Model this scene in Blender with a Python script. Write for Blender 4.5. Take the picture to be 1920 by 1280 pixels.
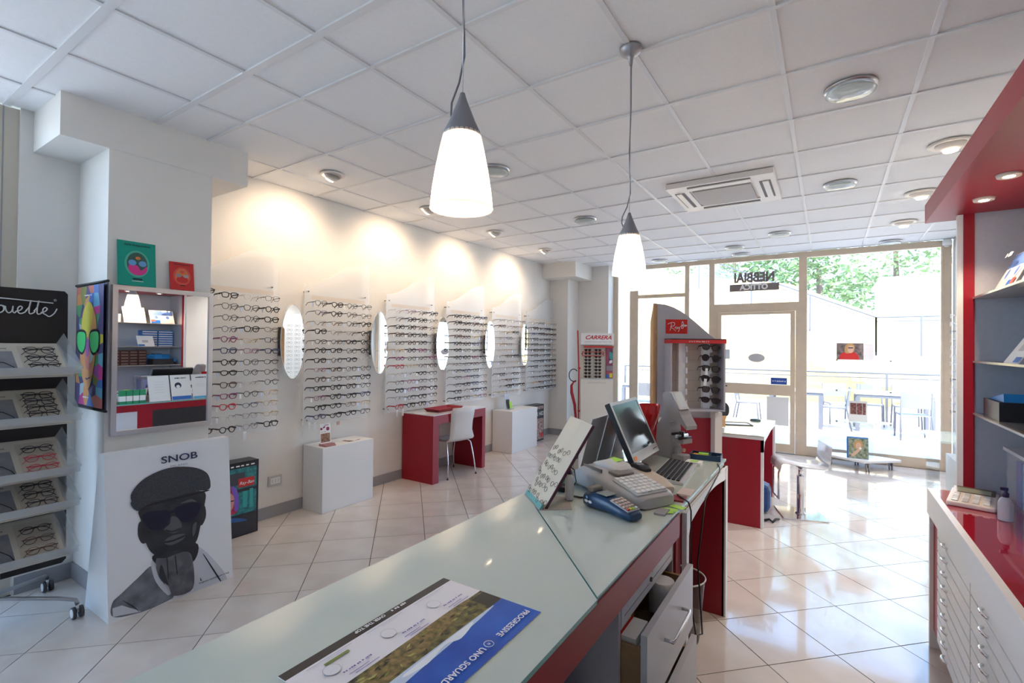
import bpy, bmesh, math, random
from mathutils import Vector, Matrix
random.seed(7)
for _o in list(bpy.data.objects): bpy.data.objects.remove(_o)
scn = bpy.context.scene
COL = scn.collection
R = math.radians
PI = math.pi
# ------------------------------------------------------------------ camera
CAMZ = 1.56
cd = bpy.data.cameras.new('camera'); cam = bpy.data.objects.new('camera', cd); COL.objects.link(cam)
yaw, pitch, roll = R(33.01), R(.57), R(.573)
fw = Vector((-math.sin(yaw)*math.cos(pitch), math.cos(yaw)*math.cos(pitch), math.sin(pitch)))
r0 = Vector((math.cos(yaw), math.sin(yaw), 0)); u0 = r0.cross(fw)
rt = r0*math.cos(roll)+u0*math.sin(roll); up = -r0*math.sin(roll)+u0*math.cos(roll)
cam.matrix_world = Matrix((( rt.x, up.x, -fw.x, 0), (rt.y, up.y, -fw.y, 0), (rt.z, up.z, -fw.z, CAMZ), (0, 0, 0, 1)))
cd.sensor_width = 36; cd.lens = 911.9/1920*36; cd.clip_start = .05; cd.clip_end = 300
scn.camera = cam
# ------------------------------------------------------------------ world, sun, exposure
scn.view_settings.view_transform = 'Standard'; scn.view_settings.look = 'None'
scn.view_settings.gamma = 1; scn.view_settings.use_curve_mapping = False
scn.view_settings.exposure = EXPO = 2.95
w = bpy.data.worlds.new('sky'); scn.world = w; w.use_nodes = True
nt = w.node_tree; bg = nt.nodes['Background']
sky = nt.nodes.new('ShaderNodeTexSky'); sky.sky_type = 'HOSEK_WILKIE'; sky.turbidity = 3.2; sky.ground_albedo = .5
sky.sun_direction = Vector((.15, -.55, .8)).normalized()
nt.links.new(sky.outputs[0], bg.inputs[0]); bg.inputs[1].default_value = 5.2
sd = bpy.data.lights.new('sun_offscreen', 'SUN'); sd.energy = 1.6; sd.angle = R(.6); sd.color = (1, .95, .87)
so = bpy.data.objects.new('sun_offscreen', sd); COL.objects.link(so)
so.rotation_euler = Vector((.15, -.55, .8)).to_track_quat('Z', 'Y').to_euler()

# ------------------------------------------------------------------ materials
MATS = {}
def mat(name, col=(.8, .8, .8), rough=.5, metal=0, emit=None, estr=0, noise=0, nscale=20, bump=0, bscale=200, alpha=None, trans=0, spec=.5, col2=None, coat=0, ior=1.45):
    if name in MATS: return MATS[name]
    m = bpy.data.materials.new(name); m.use_nodes = True; MATS[name] = m
    n = m.node_tree.nodes; l = m.node_tree.links; p = n['Principled BSDF']
    p.inputs['Base Color'].default_value = (*col, 1); p.inputs['Roughness'].default_value = rough
    p.inputs['Metallic'].default_value = metal; p.inputs['Specular IOR Level'].default_value = spec
    p.inputs['Transmission Weight'].default_value = trans; p.inputs['Coat Weight'].default_value = coat
    p.inputs['IOR'].default_value = ior
    tc = n.new('ShaderNodeTexCoord')
    if noise or col2:
        t = n.new('ShaderNodeTexNoise'); t.inputs['Scale'].default_value = nscale; t.inputs['Detail'].default_value = 5
        l.new(tc.outputs['Object'], t.inputs['Vector'])
        mx = n.new('ShaderNodeMix'); mx.data_type = 'RGBA'
        c2 = col2 or tuple(max(0, c*(1-noise)) for c in col)
        mx.inputs['A'].default_value = (*col, 1); mx.inputs['B'].default_value = (*c2, 1)
        rm = n.new('ShaderNodeMapRange'); rm.inputs['From Min'].default_value = .35; rm.inputs['From Max'].default_value = .65
        l.new(t.outputs['Fac'], rm.inputs['Value']); l.new(rm.outputs[0], mx.inputs['Factor'])
        l.new(mx.outputs['Result'], p.inputs['Base Color'])
    if bump:
        t = n.new('ShaderNodeTexNoise'); t.inputs['Scale'].default_value = bscale
        l.new(tc.outputs['Object'], t.inputs['Vector'])
        b = n.new('ShaderNodeBump'); b.inputs['Strength'].default_value = bump; b.inputs['Distance'].default_value = .002
        l.new(t.outputs['Fac'], b.inputs['Height']); l.new(b.outputs[0], p.inputs['Normal'])
    if emit:
        p.inputs['Emission Color'].default_value = (*emit, 1); p.inputs['Emission Strength'].default_value = estr
    if alpha is not None:      # thin clear sheet: part see-through, part the surface
        tr = n.new('ShaderNodeBsdfTransparent'); mxs = n.new('ShaderNodeMixShader')
        mxs.inputs[0].default_value = alpha; out = n['Material Output']
        l.new(tr.outputs[0], mxs.inputs[1]); l.new(p.outputs[0], mxs.inputs[2]); l.new(mxs.outputs[0], out.inputs['Surface'])
    return m
def glassmat(name, tint=(1, 1, 1), refl=.08, haze=0):
    if name in MATS: return MATS[name]
    m = bpy.data.materials.new(name); m.use_nodes = True; MATS[name] = m
    n = m.node_tree.nodes; l = m.node_tree.links; n.remove(n['Principled BSDF']); out = n['Material Output']
    tr = n.new('ShaderNodeBsdfTransparent'); tr.inputs[0].default_value = (*tint, 1)
    gl = n.new('ShaderNodeBsdfGlossy'); gl.inputs['Roughness'].default_value = .02
    lw = n.new('ShaderNodeLayerWeight'); lw.inputs['Blend'].default_value = .25
    mr = n.new('ShaderNodeMath'); mr.operation = 'MULTIPLY_ADD'; mr.inputs[1].default_value = .5; mr.inputs[2].default_value = refl
    l.new(lw.outputs['Fresnel'], mr.inputs[0])
    mx = n.new('ShaderNodeMixShader'); l.new(mr.outputs[0], mx.inputs[0]); l.new(tr.outputs[0], mx.inputs[1]); l.new(gl.outputs[0], mx.inputs[2])
    last = mx
    if haze:
        df = n.new('ShaderNodeBsdfDiffuse'); df.inputs[0].default_value = (.95, .95, .95, 1)
        m2 = n.new('ShaderNodeMixShader'); m2.inputs[0].default_value = haze
        l.new(mx.outputs[0], m2.inputs[1]); l.new(df.outputs[0], m2.inputs[2]); last = m2
    l.new(last.outputs[0], out.inputs['Surface'])
    return m
WALL = mat('wall_paint', (.85, .815, .765), .85, noise=.03, nscale=3, bump=.1, bscale=150)
WHITE = mat('white_laminate', (.86, .86, .86), .35)
TAN = mat('tan_aluminium', (.72, .585, .44), .45, noise=.06, nscale=8)
GREYB = mat('grey_baseboard', (.34, .34, .36), .4)
TEE = mat('ceiling_tee_white', (.78, .77, .77), .4)
PANEL = mat('ceiling_panel_mineral', (.90, .89, .885), .9, noise=.025, nscale=60, bump=.25, bscale=350)
TILE = mat('beige_floor_tile', (.78, .71, .655), .11, col2=(.69, .61, .55), nscale=3.5, bump=.015, bscale=12, spec=.6, coat=.35)
GROUT = mat('dark_grout', (.035, .03, .035), .8)
RED = mat('crimson_laminate', (.34, .009, .024), .38, noise=.06, nscale=60)
REDG = mat('red_gloss', (.55, .008, .012), .12, coat=.6)
REDTOP = mat('red_glass_top', (.42, .012, .03), .08, coat=1)
GREYP = mat('warm_grey_panel', (.50, .47, .50), .45, noise=.05, nscale=40)
GREYL = mat('light_grey_laminate', (.66, .66, .70), .35)
STEEL = mat('brushed_aluminium', (.62, .62, .64), .32, metal=1)
CHROME = mat('chrome', (.8, .8, .82), .08, metal=1)
BLACK = mat('black_plastic', (.018, .018, .022), .35)
DARK = mat('dark_charcoal', (.04, .038, .045), .5, noise=.2)
MIRROR = mat('mirror_silver', (.92, .93, .93), .01, metal=1)
CLEAR = glassmat('clear_glass', (.96, .985, .975), .05)
WINGLASS = glassmat('window_pane', (.97, .98, .98), .03, haze=.02)
ACRYL = mat('frosted_acrylic', (.93, .94, .95), .12, alpha=.30)
ACRYL2 = mat('clear_acrylic', (.92, .93, .95), .06, alpha=.16)
GTOP = mat('pale_green_glass_top', (.57, .63, .575), .05, spec=.6, noise=.02, nscale=2)
GEDGE = mat('teal_glass_edge', (.16, .42, .40), .15)
PAPER = mat('white_paper', (.88, .88, .87), .7)
INK = mat('black_ink', (.015, .015, .02), .6)
CARD = mat('beige_card', (.80, .70, .58), .7)
WOOD = mat('drawer_plywood', (.42, .26, .13), .55, noise=.25, nscale=12)
BEECH = mat('beech_wood', (.70, .42, .20), .5, noise=.15, nscale=14)
GREYS = mat('silver_grey_plastic', (.50, .49, .50), .38)
LGREY = mat('pale_grey_plastic', (.70, .69, .68), .4)
NAVY = mat('navy_plastic', (.02, .055, .13), .3)
RUBBER = mat('dark_rubber', (.06, .055, .06), .55)
BLUE = mat('blue_print', (.02, .16, .55), .35)
CYAN = mat('cyan_print', (.10, .45, .75), .35)
GREENN = mat('lime_note', (.45, .80, .10), .6)
ORANGE = mat('orange_print', (.95, .30, .05), .5)
YELLOW = mat('yellow_plastic', (.85, .70, .05), .45)

# ------------------------------------------------------------------ mesh helpers
class MB:
    """collects simple shapes in one bmesh and links them as one mesh object"""
    def __init__(s): s.b = bmesh.new(); s.m = 0; s.X = Matrix.Identity(4)
    def v(s, p): return s.b.verts.new(s.X @ Vector(p))
    def f(s, vs, smooth=False):
        try: q = s.b.faces.new(vs)
        except ValueError: return None
        q.material_index = s.m; q.smooth = smooth; return q
    def box(s, x0, x1, y0, y1, z0, z1, bev=0):
        if bev:
            t = bmesh.new(); bmesh.ops.create_cube(t, size=1)
            for q in t.verts: q.co = Vector(((x0+x1)/2+q.co.x*(x1-x0), (y0+y1)/2+q.co.y*(y1-y0), (z0+z1)/2+q.co.z*(z1-z0)))
            bmesh.ops.bevel(t, geom=list(t.edges), offset=bev, segments=2, affect='EDGES', profile=.5)
            s.merge(t); return s
        c = [s.v((x, y, z)) for z in (z0, z1) for y in (y0, y1) for x in (x0, x1)]
        for i in ((0, 2, 3, 1), (4, 5, 7, 6), (0, 1, 5, 4), (2, 6, 7, 3), (0, 4, 6, 2), (1, 3, 7, 5)): s.f([c[k] for k in i])
        return s
    def merge(s, t):
        mp = {q: s.v(q.co) for q in t.verts}
        for f in t.faces: s.f([mp[q] for q in f.verts], f.smooth)
        t.free()
    def prism(s, pts, a, b, axis='z'):
        def P(p, h):
            return {'z': (p[0], p[1], h), 'x': (h, p[0], p[1]), 'y': (p[0], h, p[1])}[axis]
        A = [s.v(P(p, a)) for p in pts]; B = [s.v(P(p, b)) for p in pts]; n = len(pts)
        s.f(A[::-1]); s.f(B)
        for i in range(n): s.f([A[i], A[(i+1) % n], B[(i+1) % n], B[i]])
        return s
    def lathe(s, prof, n=24, c=(0, 0, 0), smooth=True, cap=True):
        rings = []
        for r, z in prof:
            rings.append([s.v((c[0]+r*math.cos(2*PI*i/n), c[1]+r*math.sin(2*PI*i/n), c[2]+z)) for i in range(n)])
        for a, b in zip(rings, rings[1:]):
            for i in range(n): s.f([a[i], a[(i+1) % n], b[(i+1) % n], b[i]], smooth)
        if cap: s.f(rings[0][::-1]); s.f(rings[-1])
        return s
    def tube(s, pts, r, n=8, closed=False, smooth=True):
        pts = [Vector(p) for p in pts]; N = len(pts); rings = []
        up_ = None
        for i, p in enumerate(pts):
            a = pts[(i-1) % N] if (closed or i) else p; b = pts[(i+1) % N] if (closed or i < N-1) else p
            d = (b-a).normalized() if (b-a).length else Vector((0, 0, 1))
            if up_ is None: up_ = Vector((0, 0, 1)) if abs(d.z) < .9 else Vector((1, 0, 0))
            x = d.cross(up_)
            if x.length < 1e-4: x = d.cross(Vector((.3, .8, .5)))
            x.normalize(); y = x.cross(d).normalized(); up_ = y
            rr = r[i] if isinstance(r, (list, tuple)) else r
            rings.append([s.v(p+(x*math.cos(2*PI*k/n)+y*math.sin(2*PI*k/n))*rr) for k in range(n)])
        rg = range(N if closed else N-1)
        for i in rg:
            A, B = rings[i], rings[(i+1) % N]
            for k in range(n): s.f([A[k], A[(k+1) % n], B[(k+1) % n], B[k]], smooth)
        if not closed: s.f(rings[0][::-1]); s.f(rings[-1])
        return s
    def cyl(s, p, q, r, n=14): return s.tube([p, q], r, n)
    def poly(s, pts): s.f([s.v(p) for p in pts]); return s
    def build(s, name, m, parent=None, loc=None):
        me = bpy.data.meshes.new(name); bmesh.ops.recalc_face_normals(s.b, faces=s.b.faces); s.b.to_mesh(me); s.b.free()
        for q in (m if isinstance(m, (list, tuple)) else [m]): me.materials.append(q)
        o = bpy.data.objects.new(name, me); COL.objects.link(o)
        if parent: o.parent = parent
        if loc: o.location = loc
        return o
def tag(o, label, cat, group=None):
    o['label'] = label; o['category'] = cat
    if group: o['group'] = group
    return o
def thing(name, label, cat, loc=(0, 0, 0), rz=0, group=None):
    o = bpy.data.objects.new(name, None); COL.objects.link(o); o.location = loc; o.rotation_euler = (0, 0, rz); o.empty_display_size = .1
    return tag(o, label, cat, group)
def struct(o): o['kind'] = 'structure'; return o
def bx(name, m, parent, x0, x1, y0, y1, z0, z1, bev=0): return MB().box(x0, x1, y0, y1, z0, z1, bev).build(name, m, parent)
def inst(me, name, parent, mx=None, m=None):
    o = bpy.data.objects.new(name, me); COL.objects.link(o)
    if parent: o.parent = parent
    if mx is not None: o.matrix_basis = mx
    if m:
        o.material_slots[0].link = 'OBJECT'; o.material_slots[0].material = m
    return o
def takemesh(o):
    me = o.data; bpy.data.objects.remove(o); return me
def frame(o, x, y):      # 4x4 from origin and two in-plane axes
    x = Vector(x).normalized(); y = Vector(y); y = (y-x*y.dot(x)).normalized(); z = x.cross(y); o = Vector(o)
    return Matrix(((x.x, y.x, z.x, o.x), (x.y, y.y, z.y, o.y), (x.z, y.z, z.z, o.z), (0, 0, 0, 1)))
def text(body, size, m, parent, mx, ext=.0006, shear=0, align='CENTER', name='lettering', bold=0, sx=1):
    c = bpy.data.curves.new('t', 'FONT'); c.body = body; c.size = size; c.extrude = ext; c.shear = shear; c.offset = bold
    c.align_x = align; c.align_y = 'CENTER'; c.resolution_u = 3
    t = bpy.data.objects.new('t', c); COL.objects.link(t)
    dg = bpy.context.evaluated_depsgraph_get(); me = bpy.data.meshes.new_from_object(t.evaluated_get(dg))
    bpy.data.objects.remove(t); bpy.data.curves.remove(c)
    me.name = name
    if sx != 1: me.transform(Matrix.Diagonal((sx, 1, 1, 1)))
    me.materials.clear(); me.materials.append(m)
    o = bpy.data.objects.new(name, me); COL.objects.link(o); o.parent = parent; o.matrix_basis = mx
    return o
def smooth(pts, k=5):    # closed Catmull-Rom
    n = len(pts); out = []
    for i in range(n):
        p0, p1, p2, p3 = (Vector(pts[(i+j-1) % n]) for j in range(4))
        for t in range(k):
            t = t/k
            out.append(tuple(.5*((2*p1)+(p2-p0)*t+(2*p0-5*p1+4*p2-p3)*t*t+(3*p1-p0-3*p2+p3)*t**3)))
    return out
def ell(cx, cy, rx, ry, n=24, a=0):
    return [(cx+rx*math.cos(2*PI*i/n)*math.cos(a)-ry*math.sin(2*PI*i/n)*math.sin(a), cy+rx*math.cos(2*PI*i/n)*math.sin(a)+ry*math.sin(2*PI*i/n)*math.cos(a)) for i in range(n)]
def art(name, parent, mx, shapes, step=.0005):   # flat print: layered polygons (material, points) on the plane of mx
    b = MB(); ms = []
    for i, (m, pts) in enumerate(shapes):
        if m not in ms: ms.append(m)
        b.m = ms.index(m); vs = [b.v((p[0], p[1], (i+1)*step)) for p in pts]
        f = b.f(vs)
    bmesh.ops.triangulate(b.b, faces=b.b.faces[:])
    for f in b.b.faces:
        if f.normal.z < 0: f.normal_flip()
    me = bpy.data.meshes.new(name); b.b.to_mesh(me); b.b.free()
    for m in ms: me.materials.append(m)
    o = bpy.data.objects.new(name, me); COL.objects.link(o); o.parent = parent; o.matrix_basis = mx
    return o
def rect(x0, x1, y0, y1): return [(x0, y0), (x1, y0), (x1, y1), (x0, y1)]
def marks(w_, h, m, parent, mx, name='print_marks'):   # small print too fine to read: a row of short strokes
    rn = random.Random(int(w_*9999)); x_ = -w_/2; sh = []
    while x_ < w_/2-h*.3:
        q = h*rn.uniform(.35, .8); sh.append((m, rect(x_, x_+q, -h*rn.uniform(.3, .5), h*rn.uniform(.2, .5)))); x_ += q+h*rn.choice([.2, .2, .2, .7])
    o = art(name, parent, mx, sh, .00002); o['kind'] = 'stuff'; return o
def lamp(name, kind, loc, energy, col, size=.1, spot=None, parent=None, blend=.6):
    d = bpy.data.lights.new(name, kind); d.energy = energy; d.color = col
    if kind in ('POINT', 'SPOT'): d.shadow_soft_size = size
    if spot: d.spot_size = R(spot); d.spot_blend = blend
    if kind == 'AREA': d.size = size
    o = bpy.data.objects.new(name, d); COL.objects.link(o); o.location = loc
    if parent: o.parent = parent
    return o

# ================================================================== THE SETTING
H = 3.0; XL = -4.2; YW = 8.35; XR = 1.36; YB = -1.8
# ---- floor: slab with 40 cm tiles laid diagonally
floor = struct(bx('floor', GROUT, None, XL-.15, XR+.1, YB-.1, YW+.06, -.08, -.003))
hd = .2842; g = .0034
def tile_poly(cx, cy):   # clip the diamond to the room
    pts = [(cx-hd+g, cy), (cx, cy-hd+g), (cx+hd-g, cy), (cx, cy+hd-g)]
    for ax, lim, sg in ((0, XL, 1), (0, XR, -1), (1, YB, 1), (1, YW-.03, -1)):
        out = []
        for i, p in enumerate(pts):
            q = pts[(i+1) % len(pts)]; dp = (p[ax]-lim)*sg; dq = (q[ax]-lim)*sg
            if dp >= 0: out.append(p)
            if dp*dq < 0:
                t = dp/(dp-dq); out.append((p[0]+(q[0]-p[0])*t, p[1]+(q[1]-p[1])*t))
        pts = out
        if len(pts) < 3: return None
    return pts
base_tile = takemesh(MB().prism([(-hd+g, 0), (0, -hd+g), (hd-g, 0), (0, hd-g)], -.006, 0).build('tile', TILE))
cand = []
for i in range(-40, 41):
    for j in range(-40, 41):
        cx = .042+hd*(i+j)+hd; cy = 3.008+hd*(i-j)      # lattice points are corners, centres lie half a diagonal on
        p = tile_poly(cx, cy)
        if p:
            d = math.hypot(cx, cy); a = math.degrees(math.atan2(-cx, cy))
            vis = (-20 < a-33 < 82 or d < 1) and cy > .3 and not (-1.1 < cx < -.55 and cy < 3) and cx < .75
            cand.append((0 if vis else 1, d, cx, cy, p))
cand.sort(key=lambda q: q[:4])
rest = MB()
for k, (nv, d, cx, cy, p) in enumerate(cand):
    if k < 290:
        if len(p) == 4 and abs(p[0][0]-(cx-hd+g)) < 1e-6 and abs(p[2][0]-(cx+hd-g)) < 1e-6 and abs(p[1][1]-(cy-hd+g)) < 1e-6 and abs(p[3][1]-(cy+hd-g)) < 1e-6:
            o = inst(base_tile, 'tile', floor, Matrix.Translation((cx, cy, random.uniform(-.0003, .0003))))
        else: MB().prism(p, -.006, 0).build('tile', TILE, floor)
    else: rest.prism(p, -.006, 0)
rest.build('tiles', TILE, floor)['kind'] = 'stuff'
# ---- ceiling: 60 cm mineral panels in a T grid
ceil = struct(bx('ceiling', PANEL, None, XL-.1, XR+.1, YB-.1, YW+.06, H+.02, H+.1))
gx = [XL]+[-.2+.6*k for k in range(-6, 3)]+[XR]
gy = [YB]+[1.387-.6*k for k in range(5, -1, -1)]+[1.70+.6*k for k in range(0, 12)]
gy = [y for y in gy if y < YW]+[YW]
PC = {}
for a, b in zip(gx, gx[1:]):
    for c, d in zip(gy, gy[1:]):
        k = (round(b-a, 3), round(d-c, 3))
        if k[0] < .03 or k[1] < .03: continue
        if k not in PC: PC[k] = takemesh(MB().box(.010, k[0]-.010, .010, k[1]-.010, .004, .019).build('ceiling_panel', PANEL))
        inst(PC[k], 'ceiling_panel', ceil, Matrix.Translation((a, c, H)))
for x in gx[1:-1]: bx('grid_tee', TEE, ceil, x-.012, x+.012, YB, YW, H-.003, H+.018)
for y in gy[1:-1]:
    hw = .019 if y < 1.5 else .011
    bx('grid_tee', TEE, ceil, XL, XR, y-hw, y+hw, H-.005, H+.016)
# ---- walls
def wallbox(name, *a, m=WALL): return struct(bx(name, m, None, *a))
wallbox('wall_left', XL-.2, XL, .85, YW, 0, H+.02)
wallbox('wall_column', XL, -3.70, 1.14, 1.735, 0, 2.751)
wallbox('wall_beam', XL, -3.695, .91, 1.985, 2.75, H+.004)
wallbox('wall_corner_column', XL, -3.84, 7.70, 8.12, 0, 2.755)
wallbox('wall_corner_beam', XL, -3.56, 7.42, 8.10, 2.75, H+.004)
wallbox('wall_far', XL, -3.25, 8.11, YW+.1, 0, H+.02)
wallbox('wall_back', XL-.2, XR+.2, YB-.2, YB, 0, H+.02)
wallbox('wall_right', XR, XR+.2, YB, YW+.1, 0, H+.02)
for nm, a in (('left', (XL, XL+.012, 1.735, 7.70)), ('recess', (XL, XL+.012, .86, 1.14)), ('column', (XL, -3.70, 1.128, 1.14)), ('column_front', (-3.70, -3.688, 1.128, 1.735)), ('corner', (XL, -3.84, 7.688, 7.70)), ('corner_side', (-3.84, -3.828, 7.688, 8.11)), ('far', (-3.828, -3.26, 8.098, 8.11))):
    struct(bx('baseboard_'+nm, GREYB, None, *a, 0.001, .105))
# ---- shop front: tan aluminium frames with glass, glazed door
def win(name, x0, x1, z0, z1, fw_=.06, y0=YW, y1=YW+.07, fl=None, fr=None, ft=None, fb=None, m=TAN, glass=WINGLASS):
    fl = fw_ if fl is None else fl; fr = fw_ if fr is None else fr; ft = fw_ if ft is None else ft; fb = fw_ if fb is None else fb
    b = MB()
    if fl: b.box(x0, x0+fl, y0, y1, z0, z1)
    if fr: b.box(x1-fr, x1, y0, y1, z0, z1)
    if ft: b.box(x0+fl, x1-fr, y0, y1, z1-ft, z1)
    if fb: b.box(x0+fl, x1-fr, y0, y1, z0, z0+fb)
    o = struct(b.build(name, m))
    bx('pane', glass, o, x0+fl-.005, x1-fr+.005, (y0+y1)/2-.003, (y0+y1)/2+.003, z0+fb-.005, z1-ft+.005)
    return o
w1 = win('window_2', -3.25, -1.57, 0, H, .05, fl=.09, ft=.075, fb=.13)
bx('mullion', TAN, w1, -2.95, -2.80, YW+.01, YW+.065, .13, 2.56); bx('mullion', TAN, w1, -2.005, -1.935, YW+.01, YW+.065, .13, 2.925)
bx('transom_bar', TAN, w1, -2.80, -2.005, YW+.012, YW+.06, 2.42, 2.48)
w2 = win('window_3', -1.57, -.33, 2.19, H, .05, fl=.03, fr=.035, ft=.075, fb=.075)
w3 = win('window_4', -.33, 1.34, 0, H, .05, fl=.07, fr=.105, ft=.085, fb=.14)
bx('trim_strip', TAN, w3, 1.262, 1.272, YW-.012, YW, 0, H)
dr = struct(MB().box(-1.57, -1.495, YW, YW+.07, 0, 2.19).box(-.405, -.33, YW, YW+.07, 0, 2.19).box(-1.495, -.405, YW, YW+.07, 2.135, 2.19).build('door_1', TAN))
d_ = MB().box(-1.49, -1.43, YW-.015, YW+.045, .012, 2.13).box(-.47, -.41, YW-.015, YW+.045, .012, 2.13)
d_.box(-1.43, -.47, YW-.015, YW+.045, 2.09, 2.13).box(-1.43, -.47, YW-.015, YW+.045, .86, 1.02).box(-1.43, -.47, YW-.015, YW+.045, .012, .14)
d_.build('door_leaf', TAN, dr)
bx('pane', WINGLASS, dr, -1.435, -.465, YW+.012, YW+.018, 1.015, 2.095); bx('pane', WINGLASS, dr, -1.435, -.465, YW+.012, YW+.018, .135, .865)
MB().box(-1.47, -1.45, YW-.06, YW-.015, .965, .985).tube([(-1.46, YW-.06, .975), (-1.40, YW-.065, .975), (-1.33, YW-.062, .972)], .011).build('door_handle', BLACK, dr)
MB().cyl((-.44, YW-.035, 1.30), (-.44, YW-.015, 1.30), .016).box(-.452, -.428, YW-.02, YW-.012, 1.26, 1.34).build('lock_cylinder', TAN, dr)
Fm = frame((-.945, YW+.005, 1.37), (1, 0, 0), (0, 0, 1))
art('oval_sticker', dr, Fm, [(mat('grey_sticker', (.62, .60, .63), .5), ell(.02, .05, .115, .066, 28))])
art('blue_sticker', dr, frame((-.62, YW+.005, 1.075), (1, 0, 0), (0, 0, 1)), [(mat('sticker_blue', (.03, .09, .42), .5), rect(-.107, .107, -.05, .05))])
marks(.17, .022, PAPER, dr, frame((-.62, YW+.0035, 1.075), (1, 0, 0), (0, 0, 1)))
art('paper_notice', dr, frame((-.64, YW+.005, .62), (1, 0, 0), (0, 0, 1)), [(PAPER, rect(-.14, .15, -.21, .215))])
art('paper_notice', dr, frame((-1.36, YW+.005, 1.47), (1, 0, 0), (0, 0, 1)), [(mat('pale_blue_paper', (.74, .80, .86), .6), rect(-.055, .055, -.075, .075))])
# sign lettering on the transom pane, read from the street
SG = mat('taupe_vinyl', (.21, .175, .17), .6)
art('sign_band', w2, frame((-.97, YW+.030, 2.515), (1, 0, 0), (0, 0, 1)), [(SG, rect(-.347, .347, -.055, .057))])
text('NEBBIAI', .20, SG, w2, frame((-.97, YW+.029, 2.665), (-1, 0, 0), (0, 0, 1)), ext=.0004, bold=.010, sx=.80)
text('OTTICA', .112, PAPER, w2, frame((-.97, YW+.027, 2.517), (-1, 0, 0), (0, 0, 1)), ext=.0004, bold=.006, sx=.95)
# side window and door beside the camera, on the left
w4 = struct(MB().box(XL-.1, XL-.02, .74, .85, 0, H).box(XL-.1, XL-.02, -.5, -.42, 0, H).box(XL-.1, XL-.02, YB, YB+.08, 0, H).box(XL-.1, XL-.02, YB+.08, -.5, 2.92, H).box(XL-.1, XL-.02, -.42, .74, 2.92, H).box(XL-.1, XL-.02, YB+.08, -.5, 0, .1).box(XL-.1, XL-.02, -.42, .74, 0, .1).build('window_1', mat('beige_frame', (.62, .56, .46), .5)))
bx('pane', WINGLASS, w4, XL-.063, XL-.057, YB+.05, .76, .08, 2.94)
MB().box(XL-.025, XL-.018, .775, .782, 0, H).build('trim_strip', GREYB, w4)
sens = thing('motion_sensor', 'small round white alarm sensor at the ceiling corner of the shop window', 'sensor', (1.285, YW-.05, 2.955))
MB().lathe([(.02, -.045), (.045, -.03), (.052, 0), (.045, .03), (.03, .045)], 20).build('housing', WHITE, sens)
MB().lathe([(.0005, -.062), (.022, -.055), (.032, -.038)], 16).build('lens_dome', LGREY, sens)

# ================================================================== CEILING FITTINGS
WARM = (1.0, .76, .52); NEUT = (1.0, .95, .92)
GLOW = mat('lamp_glow_warm', (1, .95, .85), .4, emit=(1, .82, .6), estr=4)
OPAL = mat('downlight_glass', (.75, .82, .78), .08, alpha=.55)
BEIGER = mat('cream_ring', (.80, .74, .68), .4)
def downlight(x, y, lit, r, where, e=0, tilt=False, aim=0):
    A = Matrix.Rotation(R(aim), 4, 'Y')     # eyeballs of the wall row are turned to the wall
    t = thing('ceiling_downlight', ('lit' if lit else 'unlit')+(' cream eyeball' if tilt else ' glass-disc' if not lit else ' cream')+' downlight in the ceiling, '+where, 'downlight', (x, y, H-.003), 0, 'ceiling downlights')
    MB().lathe([(r*.66, -.004), (r*.8, -.014), (r, -.008), (r, 0), (r*.66, 0)], 28).build('ring', BEIGER if (lit or tilt) else STEEL, t)
    if tilt: MB().lathe([(.0005, -.052), (r*.35, -.046), (r*.62, -.022), (r*.7, -.002)], 24).build('eyeball', BEIGER, t).matrix_basis = A
    if lit or not tilt:
        z = -.054 if tilt else -.009
        MB().lathe([(.0005, z-.003), (r*(.33 if tilt else .62), z), (r*(.33 if tilt else .66), z+.006)], 24, cap=False).build('lens', GLOW if lit else OPAL, t).matrix_basis = A
    if not lit and not tilt:
        MB().lathe([(.0005, -.040), (r*.85, -.033), (r*.95, -.028), (r*.85, -.026)], 28, cap=False).build('glass_disc', OPAL, t)
        for k in range(3): MB().cyl((r*.75*math.cos(k*2.1), r*.75*math.sin(k*2.1), -.033), (r*.75*math.cos(k*2.1), r*.75*math.sin(k*2.1), 0), .004, 6).build('standoff', STEEL, t)
    if e:
        lo = lamp('downlight_bulb', 'SPOT', A @ Vector((0, 0, -.075)), e, WARM if x < -3 else NEUT, .04, 120, t, .8); lo.rotation_euler = (0, R(aim), 0)
RF = ['beside the beam over the framed mirror', 'over the red desk by the wall', 'over the white chair', 'over the leaflet plinth', 'near the corner column']
for k, y in enumerate((2.60, 3.79, 5.0, 6.29)): downlight(-3.52, y, True, .10, RF[k], 5, True, 42)
for (x, y), wv in zip(((-2.285, 3.23), (-2.29, 5.01), (.10, 3.23), (.085, 5.07), (-.51, 6.87), (-2.33, 8.03), (-1.117, 7.49), (-1.117, 8.09), (.69, 8.10)),
        ('behind the pendant lamp', 'between the glasses wall and the air conditioner', 'large one by the red canopy', 'between the air conditioner and the red canopy', 'between air conditioner and door', 'above the corner window', 'above the glazed door', 'right against the transom sign', 'above the glass-shelf trolley')):
    downlight(x, y, False, .125, wv, 0)
for k, (y, wv) in enumerate(((4.47, 'beside the red canopy'), (5.73, 'second from the red canopy'), (6.95, 'third from the red canopy'))): downlight(.71, y, True, .125, wv, 12, True)
# smoke-grey emergency strip next to the pendant
es = thing('ceiling_access_plate', 'thin tan-edged rectangular plate fixed under the ceiling near the glasses wall', 'ceiling plate', (-3.25, 3.95, H-.004))
MB().box(-.06, .06, -.26, .26, -.012, 0).build('plate', mat('tan_plate', (.78, .66, .5), .5), es)
MB().box(-.05, .05, -.25, .25, -.016, -.012).build('cover', WHITE, es)
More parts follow.
